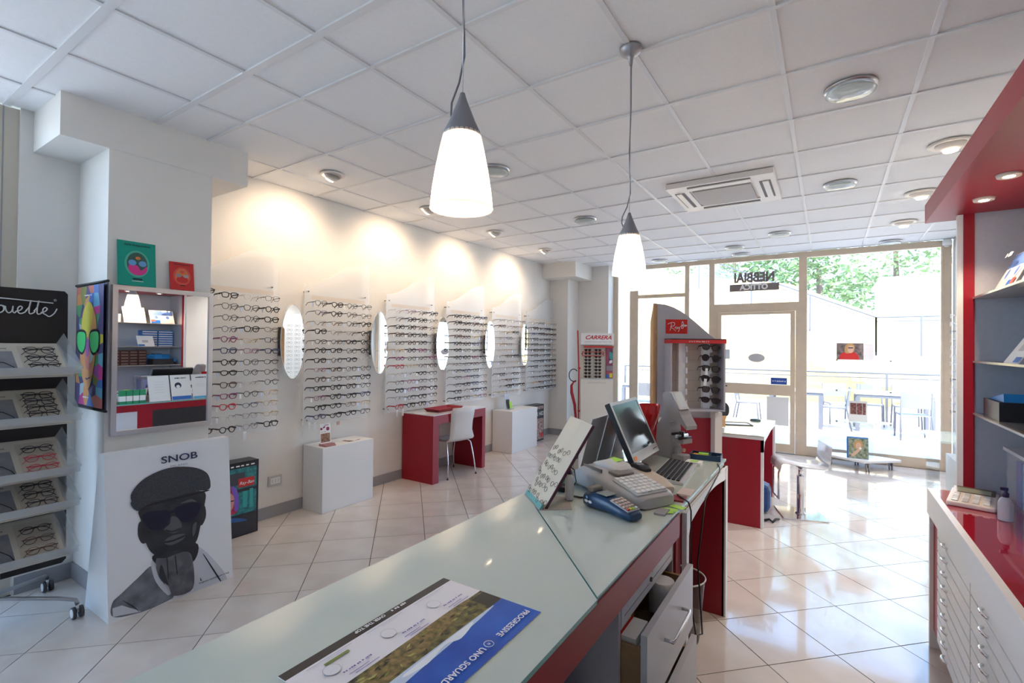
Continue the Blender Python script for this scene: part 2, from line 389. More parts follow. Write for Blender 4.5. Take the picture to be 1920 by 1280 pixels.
# air conditioner cassette
ac = thing('ceiling_air_conditioner', 'square white ceiling cassette air conditioner with grey centre grille', 'air conditioner', (-.785, 4.74, H-.003))
ACW = mat('ac_white', (.84, .79, .75), .4)
fr = MB()
for a in range(4):
    fr.X = Matrix.Rotation(a*PI/2, 4, 'Z')
    fr.prism([(-.42, -.42), (.42, -.42), (.26, -.26), (-.26, -.26)], -.045, 0)
fr.X = Matrix.Identity(4); fr.box(-.27, .27, -.27, .27, -.03, 0).build('cassette_frame', ACW, ac)
gr = bx('intake_grille', mat('ac_grille', (.50, .46, .44), .6, bump=.4, bscale=120), ac, -.235, .235, -.235, .235, -.05, -.03)
for a in range(4):
    b = MB(); b.X = Matrix.Rotation(a*PI/2, 4, 'Z'); b.box(-.25, .25, -.385, -.30, -.047, -.044)
    b.build('outlet_slot', mat('slot_dark', (.16, .14, .14), .6), ac)
    b = MB(); b.X = Matrix.Rotation(a*PI/2, 4, 'Z'); b.box(-.25, .25, -.37, -.325, -.056, -.047)
    b.build('louvre', ACW, ac)
# pendant lamps
SHADE = mat('ribbed_opal_glass', (.95, .90, .84), .3)
_n = SHADE.node_tree.nodes; _l = SHADE.node_tree.links; _t = _n.new('ShaderNodeBsdfTranslucent'); _t.inputs[0].default_value = (1, .9, .78, 1)
_x = _n.new('ShaderNodeMixShader'); _x.inputs[0].default_value = .5; _l.new(_n['Principled BSDF'].outputs[0], _x.inputs[1]); _l.new(_t.outputs[0], _x.inputs[2]); _l.new(_x.outputs[0], _n['Material Output'].inputs['Surface'])
def pendant(x, y, lab):
    t = thing('pendant_lamp', lab, 'lamp', (x, y, 0), 0, 'pendant lamps over the counter')
    n = 48; b = MB(); prof = [(.047, 2.100), (.056, 2.06), (.066, 2.01), (.074, 1.96), (.078, 1.925), (.079, 1.908)]
    rings = []
    for r, z in prof: rings.append([b.v(((r+(.0008 if i % 2 else -.0008))*math.cos(2*PI*i/n), (r+(.0008 if i % 2 else -.0008))*math.sin(2*PI*i/n), z)) for i in range(n)])
    for A, B in zip(rings, rings[1:]):
        for i in range(n): b.f([A[i], A[(i+1) % n], B[(i+1) % n], B[i]], True)
    b.build('lamp_shade', SHADE, t)
    MB().tube([(.079*math.cos(2*PI*i/36), .079*math.sin(2*PI*i/36), 1.909) for i in range(36)], .0022, 6, True).build('shade_rim', SHADE, t)
    MB().lathe([(.006, 2.205), (.012, 2.185), (.022, 2.16), (.034, 2.13), (.046, 2.105), (.048, 2.092)], 32).build('lamp_cone', mat('grey_metal', (.33, .33, .36), .42, metal=.7), t)
    MB().lathe([(.0005, 1.965), (.02, 1.975), (.026, 2.0), (.02, 2.03), (.014, 2.07)], 16).build('bulb', mat('bulb_glow', (1, .9, .8), .4, emit=(1, .84, .62), estr=3), t)
    MB().tube([(0, 0, 2.2), (.002, 0, 2.5), (-.001, .001, 2.75), (0, 0, 2.95)], .0016, 6).build('suspension_wire', STEEL, t)
    MB().tube([(-.030, 0, 2.14), (-.038, 0, 2.16), (-.036, 0, 2.19), (-.012, 0, 2.235), (.003, .002, 2.3), (-.003, 0, 2.5), (.004, 0, 2.7), (.004, 0, 2.9), (.012, 0, 2.97)], .0028, 6).build('power_cord', mat('cord_grey', (.25, .24, .26), .5), t)
    MB().lathe([(.006, 2.915), (.013, 2.95), (.016, 2.958), (.03, 2.962), (.048, 2.975), (.053, 2.99), (.053, 3.0)], 28).build('ceiling_rose', mat('rose_grey', (.42, .41, .43), .4, metal=.6), t)
    lamp('pendant_light', 'POINT', (0, 0, 1.95), .45, (1, .85, .68), .012, parent=t)
pendant(-.785, .965, 'large opal glass pendant lamp with grey cone above the brochure end of the counter')
pendant(-.80, 2.254, 'opal glass pendant lamp with grey cone hanging above the computer monitor')

# ================================================================== LEFT WALL: GLASSES PANELS
ORD = ['top', 'second', 'third', 'fourth', 'fifth', 'sixth', 'seventh', 'eighth', 'ninth', 'tenth', 'eleventh', 'twelfth', 'bottom']
FR = {'black': mat('frame_black', (.02, .016, .02), .25), 'brown': mat('frame_brown', (.10, .045, .03), .3), 'red': mat('frame_red', (.5, .03, .05), .3),
      'gold': mat('frame_gold', (.55, .38, .20), .3, metal=.8), 'navy': mat('frame_navy', (.03, .04, .12), .3), 'purple': mat('frame_purple', (.22, .03, .14), .3), 'grey': mat('frame_grey', (.25, .24, .26), .3), 'clear': mat('frame_clear', (.75, .72, .72), .15, alpha=.5)}
LENS = mat('clear_lens', (.95, .96, .97), .03, alpha=.05)
TAGM = mat('price_tag_blue', (.55, .66, .85), .6)
GM = {}
def rimpts(kind, sgn):
    a, b_, e = {'round': (.0235, .0225, 2.0), 'square': (.026, .0195, 3.4), 'oval': (.0265, .0185, 2.3), 'panto': (.0255, .022, 2.5)}[kind]
    out = []
    for i in range(18):
        t = 2*PI*i/18; c, s_ = math.cos(t), math.sin(t)
        y = a*math.copysign(abs(c)**(2/e), c); z = b_*math.copysign(abs(s_)**(2/e), s_)
        if z < 0: y *= .90
        if kind == 'panto' and z > 0 and c > 0: z += .004*c
        out.append((sgn*(y+.0345), z))
    return out
for kind in ('round', 'square', 'oval', 'panto'):
    for th in ('thin', 'thick'):
        r = .0021 if th == 'thin' else .0037
        b = MB(); L = MB()
        for sg in (-1, 1):
            p = rimpts(kind, sg); b.tube([(0, y, z) for y, z in p], r, 5, True)
            b.box(-.004, .001, min(sg*.0595, sg*.068), max(sg*.0595, sg*.068), .006, .006+2.4*r)
            c = L.v((.0006, sg*.0345, 0)); q = [L.v((0, y, z)) for y, z in p]
            for i in range(18): L.f([c, q[i], q[(i+1) % 18]], True)
        b.tube([(0, -.0115, .007), (.002, -.005, .0105), (.002, .005, .0105), (0, .0115, .007)], r, 5)
        GM[kind, th] = (takemesh(b.build('frame_front', FR['black'])), takemesh(L.build('lenses', LENS)))
TM = {}
for th in ('thin', 'thick'):
    h = .0026 if th == 'thin' else .0050
    b = MB(); prev = None
    for x, z, hh in ((-.003, .009, h*1.3), (-.095, .006, h), (-.115, .000, h), (-.138, -.022, h*.8)):
        ring = [b.v((x, sy*.0011, z+sz*hh)) for sy, sz in ((-1, -1), (1, -1), (1, 1), (-1, 1))]
        if prev:
            for i in range(4): b.f([prev[i], prev[(i+1) % 4], ring[(i+1) % 4], ring[i]])
        else: b.f(ring)
        prev = ring
    b.f(prev); TM[th] = takemesh(b.build('temple', FR['black']))
TG = takemesh(MB().box(0, .0008, -.007, .007, -.034, 0).build('price_tag', PAPER))
NG = 0
def eyeglasses(loc, rz, colr, kind, th, label, group, tagc=None, dark=None, parent=None):
    global NG
    t = thing('eyeglasses', label, 'glasses', loc, rz, group)
    f, l = GM[kind, th]
    inst(f, 'frame_front', t, None, FR[colr]); inst(l, 'lenses', t, None, dark)
    for sg in (-1, 1): inst(TM[th], 'temple', t, Matrix.Translation((0, sg*.067, 0)), FR[colr])
    if tagc: inst(TG, 'price_tag', t, Matrix.Translation((-.03, -.069, .002)) @ Matrix.Scale(random.uniform(.8, 1.2), 4), tagc)
    NG += 1
    return t
def panel(y0, y1, lab, flip=1, XP=XL+.07, ztop=(2.13, 2.40), z0=.80):
    t = thing('display_panel', lab, 'display panel', (XP, y0, 0), 0, 'acrylic glasses panels on the wall')
    W = y1-y0; pts = [(0, z0), (W, z0)]
    for i in range(17):
        u = 1-i/16; s_ = u*u*(3-2*u); pts.append((W*u, ztop[0]+(ztop[1]-ztop[0])*(.5-.5*math.cos(PI*min(1, u*1.12)))))
    MB().prism(pts, 0, .006, 'x').build('acrylic_sheet', ACRYL, t)
    for yy, zz in ((.045, 2.06), (W-.06, 2.06), (.045, .84), (W-.06, .84)):
        MB().cyl((-.07, yy, zz), (.014, yy, zz), .006, 10).build('standoff_bolt', mat('bolt_dark', (.12, .1, .1), .4, metal=.6), t)
    return t
PNL = [(1.75, 2.505, 'next to the framed mirror', 'the square framed mirror'), (2.76, 3.535, 'above the white plinth with the card stand', 'the first oval mirror'), (3.77, 4.57, 'above the red tray', 'the tall oval mirror'),
       (4.79, 5.605, 'behind the white chair', 'the black mirror bracket'), (5.81, 6.615, 'above the plinth with leaflets', 'the oval mirror'), (6.78, 7.685, 'ending at the corner column', 'the narrow oval mirror')]
SHORT = ['next to the framed mirror', 'above the card-stand plinth', 'above the red tray', 'behind the white chair', 'above the leaflet plinth', 'at the corner column']
NUM = ['first', 'second', 'third', 'fourth']
GRP = ['spectacles on the panel '+s for s in SHORT]
random.seed(11)
for pi, (y0, y1, wv, ref) in enumerate(PNL):
    pn = panel(y0, y1, 'wavy-topped acrylic panel with rows of spectacles, '+wv)
    cols = [2.014, 2.193, 2.367] if pi == 0 else [y0+.085+.178*k*((y1-y0)/.775) for k in range(4)]
    for rI in range(13):
        z = 1.945-.0888*rI
        cc = list(enumerate(cols))
        for ci, y in cc:
            u = random.random()
            colr = 'black' if u < .62 else random.choice(['brown', 'navy', 'gold', 'grey', 'purple', 'brown', 'clear'])
            if pi == 4: colr = random.choice(['clear', 'grey', 'gold', 'clear', 'brown', 'black'])
            if pi == 0 and rI == 10 and ci == 0: colr = 'red'
            if pi == 0 and rI in (9, 10, 11) and ci == 2: colr = 'gold'
            if pi == 2 and rI in (6, 7) and ci == 0: colr = 'red' if rI == 7 else 'purple'
            if pi == 2 and rI == 12 and ci == 0: colr = 'red'
            th = 'thin' if (colr in ('gold', 'grey', 'clear') or random.random() < .42) else 'thick'
            kind = random.choice(['round', 'panto', 'panto', 'square', 'oval'])
            tg = random.choice([None, None, None, PAPER, TAGM, TAGM])
            lab = f'{th}-rimmed {colr} {kind} spectacles, {ORD[rI]} row, {NUM[ci]} pair along the panel {SHORT[pi]}'
            lab = lab.replace('clear', 'colourless')
            jz = random.uniform(-.004, .004)
            eyeglasses((XL+.07+.1435, y+random.uniform(-.004, .004), z+jz), random.uniform(-.03, .03), colr, kind, th, lab, GRP[pi], tg)
    art('brand_strip', pn, frame((.0065, .03, 2.0), (0, 1, 0), (0, 0, 1)), [(mat('faint_print', (.80, .66, .56), .6, alpha=.35), rect(.05, .68, -.012, .028))])
# two end pairs peeping past the framed mirror
for z, wv in ((1.965, 'top'), (.885, 'bottom')):
    eyeglasses((XL+.2135, 1.835, z), 0, 'black', 'oval', 'thick', f'black spectacles half hidden behind the {wv} corner of the framed mirror', GRP[0])
# hanging sold-out tags under the panels
for k, (y, z) in enumerate(((2.22, .80), (2.89, .79), (2.83, .80), (3.95, .80), (4.04, .80))):
    o = bx('price_tag', PAPER, None, XL+.078, XL+.0795, y-.013, y+.013, z-.055, z+.02); tag(o, 'white price tag hanging below the '+('panel next to the framed mirror', 'card-stand plinth panel, farther from the oval mirror', 'card-stand plinth panel, nearer the oval mirror', 'red-tray panel, nearer the oval mirror', 'red-tray panel, next to the crimson desk')[k], 'tag', 'loose price tags')
# oval mirrors
def oval(y, lab, bo=0, hz=.335, hy=.115, x=XL+.115, z=1.583):
    t = thing('oval_mirror', lab, 'mirror', (x, y, z), 0, 'oval wall mirrors')
    MB().prism(ell(0, 0, hy, hz, 48), 0, .006, 'x').build('mirror_glass', MIRROR, t)
    b = MB(); P = ell(0, 0, hy+.004, hz+.004, 48); b.tube([(.003, p[0], p[1]) for p in P], .006, 6, True).build('bevelled_rim', ACRYL, t)
    MB().box(-.115, -.02, -.08+bo, -.05+bo, -.13, .13).box(-.115, -.10, -.08+bo, .06, -.05, .05).box(-.04, 0, -.05+bo*.3, .05, -.04, .04).build('bracket', BLACK, t)
for y, lab in ((2.625, 'tall oval mirror between the first glasses panels, next to the framed mirror'), (3.645, 'tall oval mirror between the card-stand plinth panel and the red-tray panel'),
               (4.675, 'tall oval mirror between the two panels above the red desk'), (5.70, 'tall oval mirror beside the white chair panel and the leaflet plinth panel'), (6.66, 'tall oval mirror nearest the corner column')):
    oval(y, lab, .042 if y > 6.6 else 0)
# framed square mirror on the column, posters on top
mr = thing('framed_mirror', 'square wall mirror in a silver metal frame on the column', 'mirror', (-3.70, 1.45, 1.45))
fb_ = MB()
for a in ((-.29, -.262, -.465, .465), (.262, .29, -.465, .465)): fb_.box(.0, .035, a[0], a[1], a[2], a[3])
fb_.box(0, .035, -.262, .262, .437, .465).box(0, .035, -.262, .262, -.465, -.437).build('frame', STEEL, mr)
MB().box(.004, .024, -.266, .266, -.44, .44).build('mirror_glass', MIRROR, mr)
def board(name, lab, cat, y0, y1, z0, z1, m, shapes, texts, x=-3.669, lean=.022):
    t = thing(name, lab, cat, (x, (y0+y1)/2, z0)); W = y1-y0; Hh = z1-z0
    F = frame((0, 0, 0), (0, 1, 0), (-lean, 0, Hh))
    b = MB(); b.X = F; b.box(-W/2, W/2, 0, Hh, -.006, 0); b.build('card', m, t)
    art('print', t, F, shapes(W, Hh))
    for body, s, mm, cx, cy, sh in texts: text(body, s, mm, t, F @ Matrix.Translation((cx*W, cy*Hh, .004)), ext=.0003, shear=sh)
    return t
PINK = mat('pink_print', (.75, .05, .30), .5); TEALG = mat('teal_print', (.0, .33, .24), .5); DKG = mat('dark_green_print', (.05, .12, .10), .5); SKYB = mat('sky_print', (.15, .38, .68), .4)
LGREEN = mat('mint_print', (.08, .48, .36), .5); REDP = mat('red_print', (.62, .03, .03), .5); ORP = mat('orange_face', (.75, .22, .06), .5)
board('green_poster', 'green poster with round face in blue sunglasses standing on the framed mirror', 'poster', 1.185, 1.388, 1.918, 2.20, TEALG,
      lambda W, Hh: [(LGREEN, ell(0, Hh*.5, W*.33, W*.42)), (DKG, ell(0, Hh*.5, W*.27, W*.36)), (PINK, [(p[0], p[1]) for p in ell(.003, Hh*.40, W*.25, W*.22)]), (DKG, smooth([(-W*.26, Hh*.5), (0, Hh*.46), (W*.1, Hh*.36), (W*.26, Hh*.5), (W*.2, Hh*.66), (0, Hh*.74), (-W*.2, Hh*.66)])), (SKYB, ell(-W*.13, Hh*.52, W*.105, W*.09)), (SKYB, ell(W*.14, Hh*.51, W*.105, W*.09)), (ORP, ell(W*.02, Hh*.63, W*.07, W*.05)), (INK, rect(-.025, .025, Hh*.14, Hh*.17)), (PAPER, rect(-.03, .03, Hh*.10, Hh*.11))],
      [('Italia Independent', .0195, INK, 0, .92, .3)])
board('red_poster', 'small red poster with a face in sunglasses standing on the framed mirror', 'poster', 1.47, 1.617, 1.918, 2.108, REDP,
      lambda W, Hh: [(mat('coral_print', (.72, .10, .07), .5), ell(0, Hh*.5, W*.36, W*.42)), (ORP, ell(0, Hh*.5, W*.28, W*.34)), (REDP, ell(0, Hh*.38, W*.24, W*.17)), (mat('grey_print', (.3, .27, .3), .4), ell(-W*.14, Hh*.52, W*.12, W*.08)), (mat('grey_print'), ell(W*.15, Hh*.51, W*.12, W*.08)), (mat('coral_print'), ell(.0, Hh*.66, W*.1, W*.07)), (INK, rect(-.015, .015, Hh*.15, Hh*.18))],
      [('Italia Independent', .0140, INK, 0, .92, .3)])
# colourful hanging banner on the column's near side
ba = thing('pop_art_banner', 'narrow hanging banner of a multicoloured face in green mirrored sunglasses beside the framed mirror', 'banner', (-3.66, 1.10, 1.15))
F = frame((-.19, 0, 0), (1, 0, 0), (0, 0, 1))
bm = MB(); F = Matrix.Translation((0, .01, 0)) @ F @ Matrix.Diagonal((1.27, 1, 1, 1))
bm.X = F; bm.box(-.205, .205, 0, .775, -.004, 0); bm.build('cloth', mat('banner_dark', (.03, .03, .06), .5), ba)
bm = MB(); bm.X = F; bm.cyl((-.21, .775, 0), (.21, .775, 0), .008).cyl((-.21, 0, 0), (.21, 0, 0), .008); bm.build('rods', BLACK, ba)
PAL = [(.75, .08, .35), (.85, .75, .08), (.10, .25, .70), (.20, .55, .75), (.12, .45, .20), (.85, .40, .15), (.45, .12, .50), (.55, .75, .80), (.12, .10, .25), (.80, .25, .20), (.35, .35, .10)]
PM = [mat('pop_%d' % i, tuple(.75*q for q in c), .5) for i, c in enumerate(PAL)]
random.seed(5); sh = []
nx, ny = 6, 12; G_ = [[(-.195+.39*i/nx+(random.uniform(-.022, .022) if 0 < i < nx else 0), .015+.745*j/ny+(random.uniform(-.022, .022) if 0 < j < ny else 0)) for j in range(ny+1)] for i in range(nx+1)]
for i in range(nx):
    for j in range(ny):
        q = [G_[i][j], G_[i+1][j], G_[i+1][j+1], G_[i][j+1]]
        sh.append((PM[8] if (i in (0, nx-1) and random.random() < .55) else random.choice(PM), q))
sh += [(PM[5], smooth([(-.10, .40), (-.09, .25), (-.03, .14), (.03, .13), (.08, .24), (.11, .40), (.10, .56), (.02, .66), (-.07, .60)])), (PM[1], smooth([(-.08, .50), (.0, .44), (.05, .52), (.06, .62), (0, .66), (-.06, .60)])), (PM[9], smooth([(-.02, .26), (.04, .24), (.07, .34), (.05, .42), (-.03, .40)])), (PM[7], smooth([(.04, .28), (.10, .36), (.10, .46), (.05, .44)])), (PM[6], smooth([(-.03, .42), (.03, .42), (.015, .33), (-.015, .33)])), (PM[8], smooth([(-.02, .19), (.03, .185), (.05, .2), (.0, .175)])),
       (INK, smooth([(-.15, .47), (-.09, .49), (-.02, .47), (-.02, .38), (-.07, .33), (-.14, .37)])), (INK, smooth([(.03, .47), (.10, .49), (.155, .47), (.15, .37), (.08, .33), (.03, .38)])), (mat('lime_lens', (.05, .65, .18), .2), smooth([(-.138, .46), (-.09, .475), (-.03, .46), (-.03, .39), (-.07, .345), (-.13, .38)])), (mat('lime_lens'), smooth([(.04, .46), (.10, .475), (.143, .46), (.14, .38), (.085, .345), (.04, .39)]))]
art('print', ba, F, sh, .0002)
marks(.10, .010, PAPER, ba, F @ Matrix.Translation((.01, .70, .019))); marks(.08, .012, PAPER, ba, F @ Matrix.Translation((0, .07, .019)))
# SNOB wedge poster
sn = thing('standing_poster', 'large white SNOB poster of a man in flat cap and sunglasses, below the framed mirror', 'poster', (-3.36, 1.395, 0))
b = MB()
A = [(.03, -.335, 0), (.03, .335, 0), (-.06, .34, .925), (-.06, -.34, .925)]; Bk = [(-.33, -.335, 0), (-.33, .335, 0), (-.13, .34, .925), (-.13, -.34, .925)]
va = [b.v(p) for p in A]; vb = [b.v(p) for p in Bk]
b.f(va); b.f(vb[::-1])
for i in range(4): b.f([va[i], vb[i], vb[(i+1) % 4], va[(i+1) % 4]])
b.build('board', mat('poster_white', (.84, .84, .86), .5), sn)
F = frame((.0305, 0, 0), (0, 1, 0), (-.09, 0, .925))
def S(px, py):   # drawing units of the portrait to metres on the board
    u = (px-495)/572; t = u*.001235/(.001538*(1-u)+u*.001235); yb = 1020-.386*(px-500); yt = 210-.105*(px-490)
    return ((t-.5)*.672, (yb-py)/(yb-yt)*.929)
def SS(*q): return [S(*p) for p in q]
TW = mat('tweed_print', (.03, .03, .038), .8, col2=(.085, .085, .095), nscale=300); SKN = mat('skin_print', (.018, .018, .022), .5, col2=(.045, .045, .052), nscale=7); SKL = mat('skin_light_print', (.10, .10, .112), .5); HND = mat('hand_print', (.07, .07, .082), .5, col2=(.16, .16, .18), nscale=14)
COAT = mat('coat_print', (.10, .105, .125), .7, col2=(.22, .225, .26), nscale=12); SHRT = mat('shirt_print', (.60, .61, .66), .7); LNS = mat('lens_print', (.012, .012, .03), .3)
art('print', sn, F, [
    (SHRT, smooth(SS((890, 650), (935, 670), (985, 720), (1035, 790), (1025, 835), (890, 890), (800, 905), (750, 880), (760, 760), (820, 690)))),
    (COAT, smooth(SS((520, 985), (516, 920), (560, 875), (640, 800), (705, 745), (750, 780), (770, 860), (800, 890), (740, 925), (640, 965)))),
    (SHRT, smooth(SS((700, 740), (716, 720), (735, 800), (785, 860), (772, 882), (720, 820)))),
    (SHRT, SS((518, 985), (516, 945), (560, 930), (650, 958))),
    (SKN, smooth(SS((720, 690), (905, 640), (900, 720), (820, 760), (730, 740)))),
    (SKN, smooth(SS((650, 540), (642, 600), (662, 640), (690, 620), (690, 540)))), (SKN, smooth(SS((930, 470), (952, 470), (955, 520), (935, 560), (920, 540)))),
    (SKN, smooth(SS((655, 470), (790, 420), (945, 400), (950, 470), (930, 560), (905, 640), (840, 690), (760, 710), (700, 680), (670, 610), (660, 540)))),
    (SKL, smooth(SS((800, 515), (830, 525), (845, 565), (815, 592), (775, 588), (765, 572), (790, 550)))), (SKN, smooth(SS((770, 575), (800, 582), (838, 568), (835, 580), (800, 590), (772, 586)))),
    (SKL, smooth(SS((765, 628), (800, 605), (855, 598), (850, 622), (800, 648), (770, 645)))), (INK, smooth(SS((765, 632), (805, 624), (855, 604), (852, 612), (805, 632), (768, 638)))),
    (SKL, smooth(SS((895, 560), (912, 545), (905, 590), (893, 610)))),
    (TW, smooth(SS((615, 440), (618, 395), (680, 330), (790, 285), (900, 285), (965, 315), (980, 370), (965, 395), (900, 400), (800, 430), (690, 455), (640, 485)))),
    (INK, smooth(SS((690, 455), (800, 428), (960, 396), (955, 404), (800, 440), (700, 462)))), (TW, smooth(SS((613, 440), (700, 425), (790, 405), (760, 430), (680, 460), (635, 482)))),
    (LNS, smooth(SS((668, 500), (780, 485), (790, 525), (760, 570), (715, 578), (680, 555)))), (LNS, smooth(SS((812, 485), (840, 465), (928, 455), (920, 505), (885, 540), (840, 538)))),
    (LNS, SS((780, 492), (815, 484), (815, 492), (785, 505))), (SKL, smooth(SS((840, 455), (890, 435), (915, 450), (890, 448)))),
    (HND, smooth(SS((722, 715), (770, 708), (860, 680), (888, 720), (886, 850), (800, 885), (775, 840), (735, 790)))), (SKL, smooth(SS((830, 700), (862, 682), (884, 730), (868, 760)))),
    (INK, smooth(SS((770, 712), (774, 712), (778, 800), (774, 800)))), (INK, smooth(SS((808, 704), (812, 703), (818, 780), (814, 780)))), (SKN, smooth(SS((735, 790), (745, 740), (760, 780), (775, 838)))),
    (INK, smooth(SS((938, 700), (946, 705), (1008, 808), (1000, 808)))), (INK, smooth(SS((920, 800), (925, 815), (920, 815)))),
    (INK, smooth(SS((560, 905), (610, 930), (640, 960), (620, 945)))), ], .0003)
text('SNOB', .058, mat('navy_ink', (.02, .025, .08), .5), sn, F @ Matrix.Translation((.035, .845, .011)), ext=.0003, bold=.0008, sx=1.35)
text('MILANO', .02, GREYB, sn, F @ Matrix.Translation((.03, .80, .011)), ext=.0003, sx=1.3)
text('Sunglasses expertly made in Italy', .014, INK, sn, F @ Matrix.Translation((.215, .045, .011)), ext=.0003)

# ================================================================== LEFT SIDE FURNITURE
# tray display stand on castors
st = thing('tray_display_stand', 'black rolling eyewear stand with five sloping acrylic trays and white script header', 'display stand', (-3.83, .68, 0))
BKP = mat('black_panel', (.022, .018, .018), .5, noise=.3, nscale=200)
b = MB(); b.X = Matrix.Rotation(R(-2), 4, 'Y')
pts = [(-.33, .24), (.31, .24), (.33, .26), (.33, 1.85), (.315, 1.868), (-.33, 1.868)]
b.prism(pts, -.012, .0, 'x'); b.build('back_panel', BKP, st)
TRAYB = mat('tray_cream', (.50, .45, .38), .4); PHOTO = mat('grey_photo', (.12, .12, .14), .4, col2=(.32, .32, .34), nscale=4); CREAMP = mat('cream_insert', (.60, .55, .47), .5)
SIL = {}
for th, c in (('black', FR['black']), ('brown', FR['brown']), ('red', FR['red'])): SIL[th] = c
for k, (zl, zb) in enumerate(((1.41, 1.60), (1.146, 1.335), (.855, 1.05), (.665, .83), (.405, .60))):
    tr = MB()
    # sloped base from back edge (x=.02) to lip (x=.27)
    y0, y1 = -.33, .275
    tr.prism([(.0, zb-.06), (.25, zl-.045), (.27, zl-.03), (.27, zl), (.265, zl), (.25, zl-.035), (.0, zb-.05)], y0, y1, 'y')
    tro = tr.build('tray', TRAYB, st)
    F = frame((.0, 0, zb-.049), (0, 1, 0), (-.25, 0, zb-zl-.015)); dx = Vector((.25, 0, zl-zb+.015))
    Fo = frame(dx, (0, 1, 0), -dx); Fo = Matrix.Translation((0, 0, zb-.05)) @ Fo; ln = dx.length
    art('insert', tro, Fo, [(CREAMP, rect(-.32, .265, .012, ln-.01)), (PHOTO, rect(-.25, .065+.006*(k % 2), .015, ln*.74)), (mat('insert_beige', (.52, .46, .38), .5), rect(.088, .245, .02, ln-.03))], .0006)
    b = MB(); b.X = Fo
    b.tube([(-.06, .14, .003), (.02, .12, .003), (.05, .08, .003), (.06, .045, .003)], .0022, 5); b.build('photo_line', INK, tro)
    text('Silhouette', .018, INK, tro, Fo @ Matrix.Translation((.01, ln*.82, .003)), ext=.0002, shear=.2)
    # pair of end wings and clear cover
    MB().poly([(.01, .262, zb-.05), (.255, .262, zl-.04), (.272, .318, zl+.004), (.16, .306, zl+.095)]).poly([(.01, .262, zb-.05), (.16, .306, zl+.095), (.05, .285, zb+.012)]).build('acrylic_wing', mat('wing_acrylic', (.62, .66, .70), .15, alpha=.38), tro)
    MB().prism([(.255, zl-.03), (.275, zl-.028), (.278, zl+.012), (.274, zl+.012)], y0, y1+.035, 'y').build('acrylic_lip', mat('wing_acrylic'), tro)
    if k < 5:
        n = (3, 4, 3, 3, 3)[k]
        for j in range(n):
            cl = ('black', 'black', 'red', 'black', 'brown')[k] if j % 3 != 2 else 'black'
            v = .055+j*(ln-.09)/n
            Mx = Fo @ Matrix.Translation((.167, v, .0215))
            t = thing('eyeglasses', f'folded {cl} spectacles, {NUM[j]} up from the lip of tray {ORD[k].replace("top", "first")} on the rolling stand', 'glasses', (0, 0, 0), 0, 'spectacles in the rolling stand trays')
            # lying on the insert, front facing up the slope
            L = frame((0, 0, 0), (0, 0, 1), (1, 0, 0))   # glasses x->plane normal... local y -> plane x
            Q = Matrix.Translation(st.location) @ Mx @ Matrix(((0, 1, 0, 0), (-.55, 0, .83, 0), (.83, 0, .55, .006), (0, 0, 0, 1)))
            t.matrix_basis = Q
            f, l = GM[('oval', 'square', 'oval', 'square', 'oval')[k], 'thin']
            inst(f, 'frame_front', t, None, FR[cl]); inst(l, 'lenses', t)
            for sg in (-1, 1): inst(TM['thin'], 'temple', t, Matrix.Translation((-.002-.003*(sg > 0), sg*.066, 0)) @ Matrix.Rotation(R(sg*86), 4, 'Z'), FR[cl])
# script lettering: strokes
def stroke(pts, r, m, parent, mx, k=6, name='lettering'):
    P = [Vector((*p, 0)) for p in pts]; out = []
    for i in range(len(P)-1):
        p0, p1, p2, p3 = P[max(i-1, 0)], P[i], P[i+1], P[min(i+2, len(P)-1)]
        for t in range(k):
            t /= k; out.append(.5*((2*p1)+(p2-p0)*t+(2*p0-5*p1+4*p2-p3)*t*t+(3*p1-p0-3*p2+p3)*t**3))
    out.append(P[-1]); b = MB(); b.tube(out, r, 6); o = b.build(name, m, parent); o.matrix_basis = mx; return o
Fh = frame((.0045-.056, 0, 1.72), (0, 1, 0), (0, 0, 1)); Fh = Matrix.Translation((.003, 0, 0)) @ Fh
sc = .042
def LT(x0, pts): return [(x0+p[0]*sc, p[1]*sc) for p in pts]
e_ = [(-.1, .25), (.35, .45), (.55, .8), (.35, 1.0), (.12, .7), (.15, .2), (.4, .0), (.8, .2), (1.0, .5)]
t_ = [(0, .4), (.35, 1.0), (.5, 1.9), (.38, 1.2), (.32, .3), (.45, .02), (.75, .15), (.95, .4)]
o_ = [(.5, 1.0), (.15, .75), (.1, .25), (.4, 0), (.75, .3), (.75, .8), (.5, 1.0), (.9, .85)]
u_ = [(0, .9), (.1, .3), (.35, .02), (.65, .3), (.75, .95), (.72, .3), (.9, .05), (1.1, .3)]
x = .02
for lt, wv in ((o_, .038), (u_, .046), (e_, .038), (t_, .034), (t_, .034), (e_[:-2]+[(.8, -.25), (1.3, .2), (1.6, .9)], .05)):
    stroke(LT(x, lt), .0032, WHITE, st, Fh); x += wv
stroke([(-.02, .085), (.12, .078), (.26, .07)], .0032, WHITE, st, Fh)
for i, lt in enumerate(([(.7, 1.9), (.2, 1.7), (.3, 1.2), (.7, .8), (.5, .1), (0, .2)], [(0, 0), (0, 1)], [(0, 0), (.1, 1.9), (.3, 1.9), (.1, .1)], [(0, 0), (.05, 1.9), (.05, .6), (.4, 1), (.5, .1)])):
    stroke(LT(-.17+.05*i, lt), .0032, WHITE, st, Fh)
b = MB(); b.tube([(.268+.006*math.cos(2*PI*i/14), .088+.006*math.sin(2*PI*i/14), 0) for i in range(14)], .0008, 5, True); o = b.build('lettering', WHITE, st); o.matrix_basis = Fh
text('R', .009, WHITE, st, Fh @ Matrix.Translation((.268, .088, 0)))
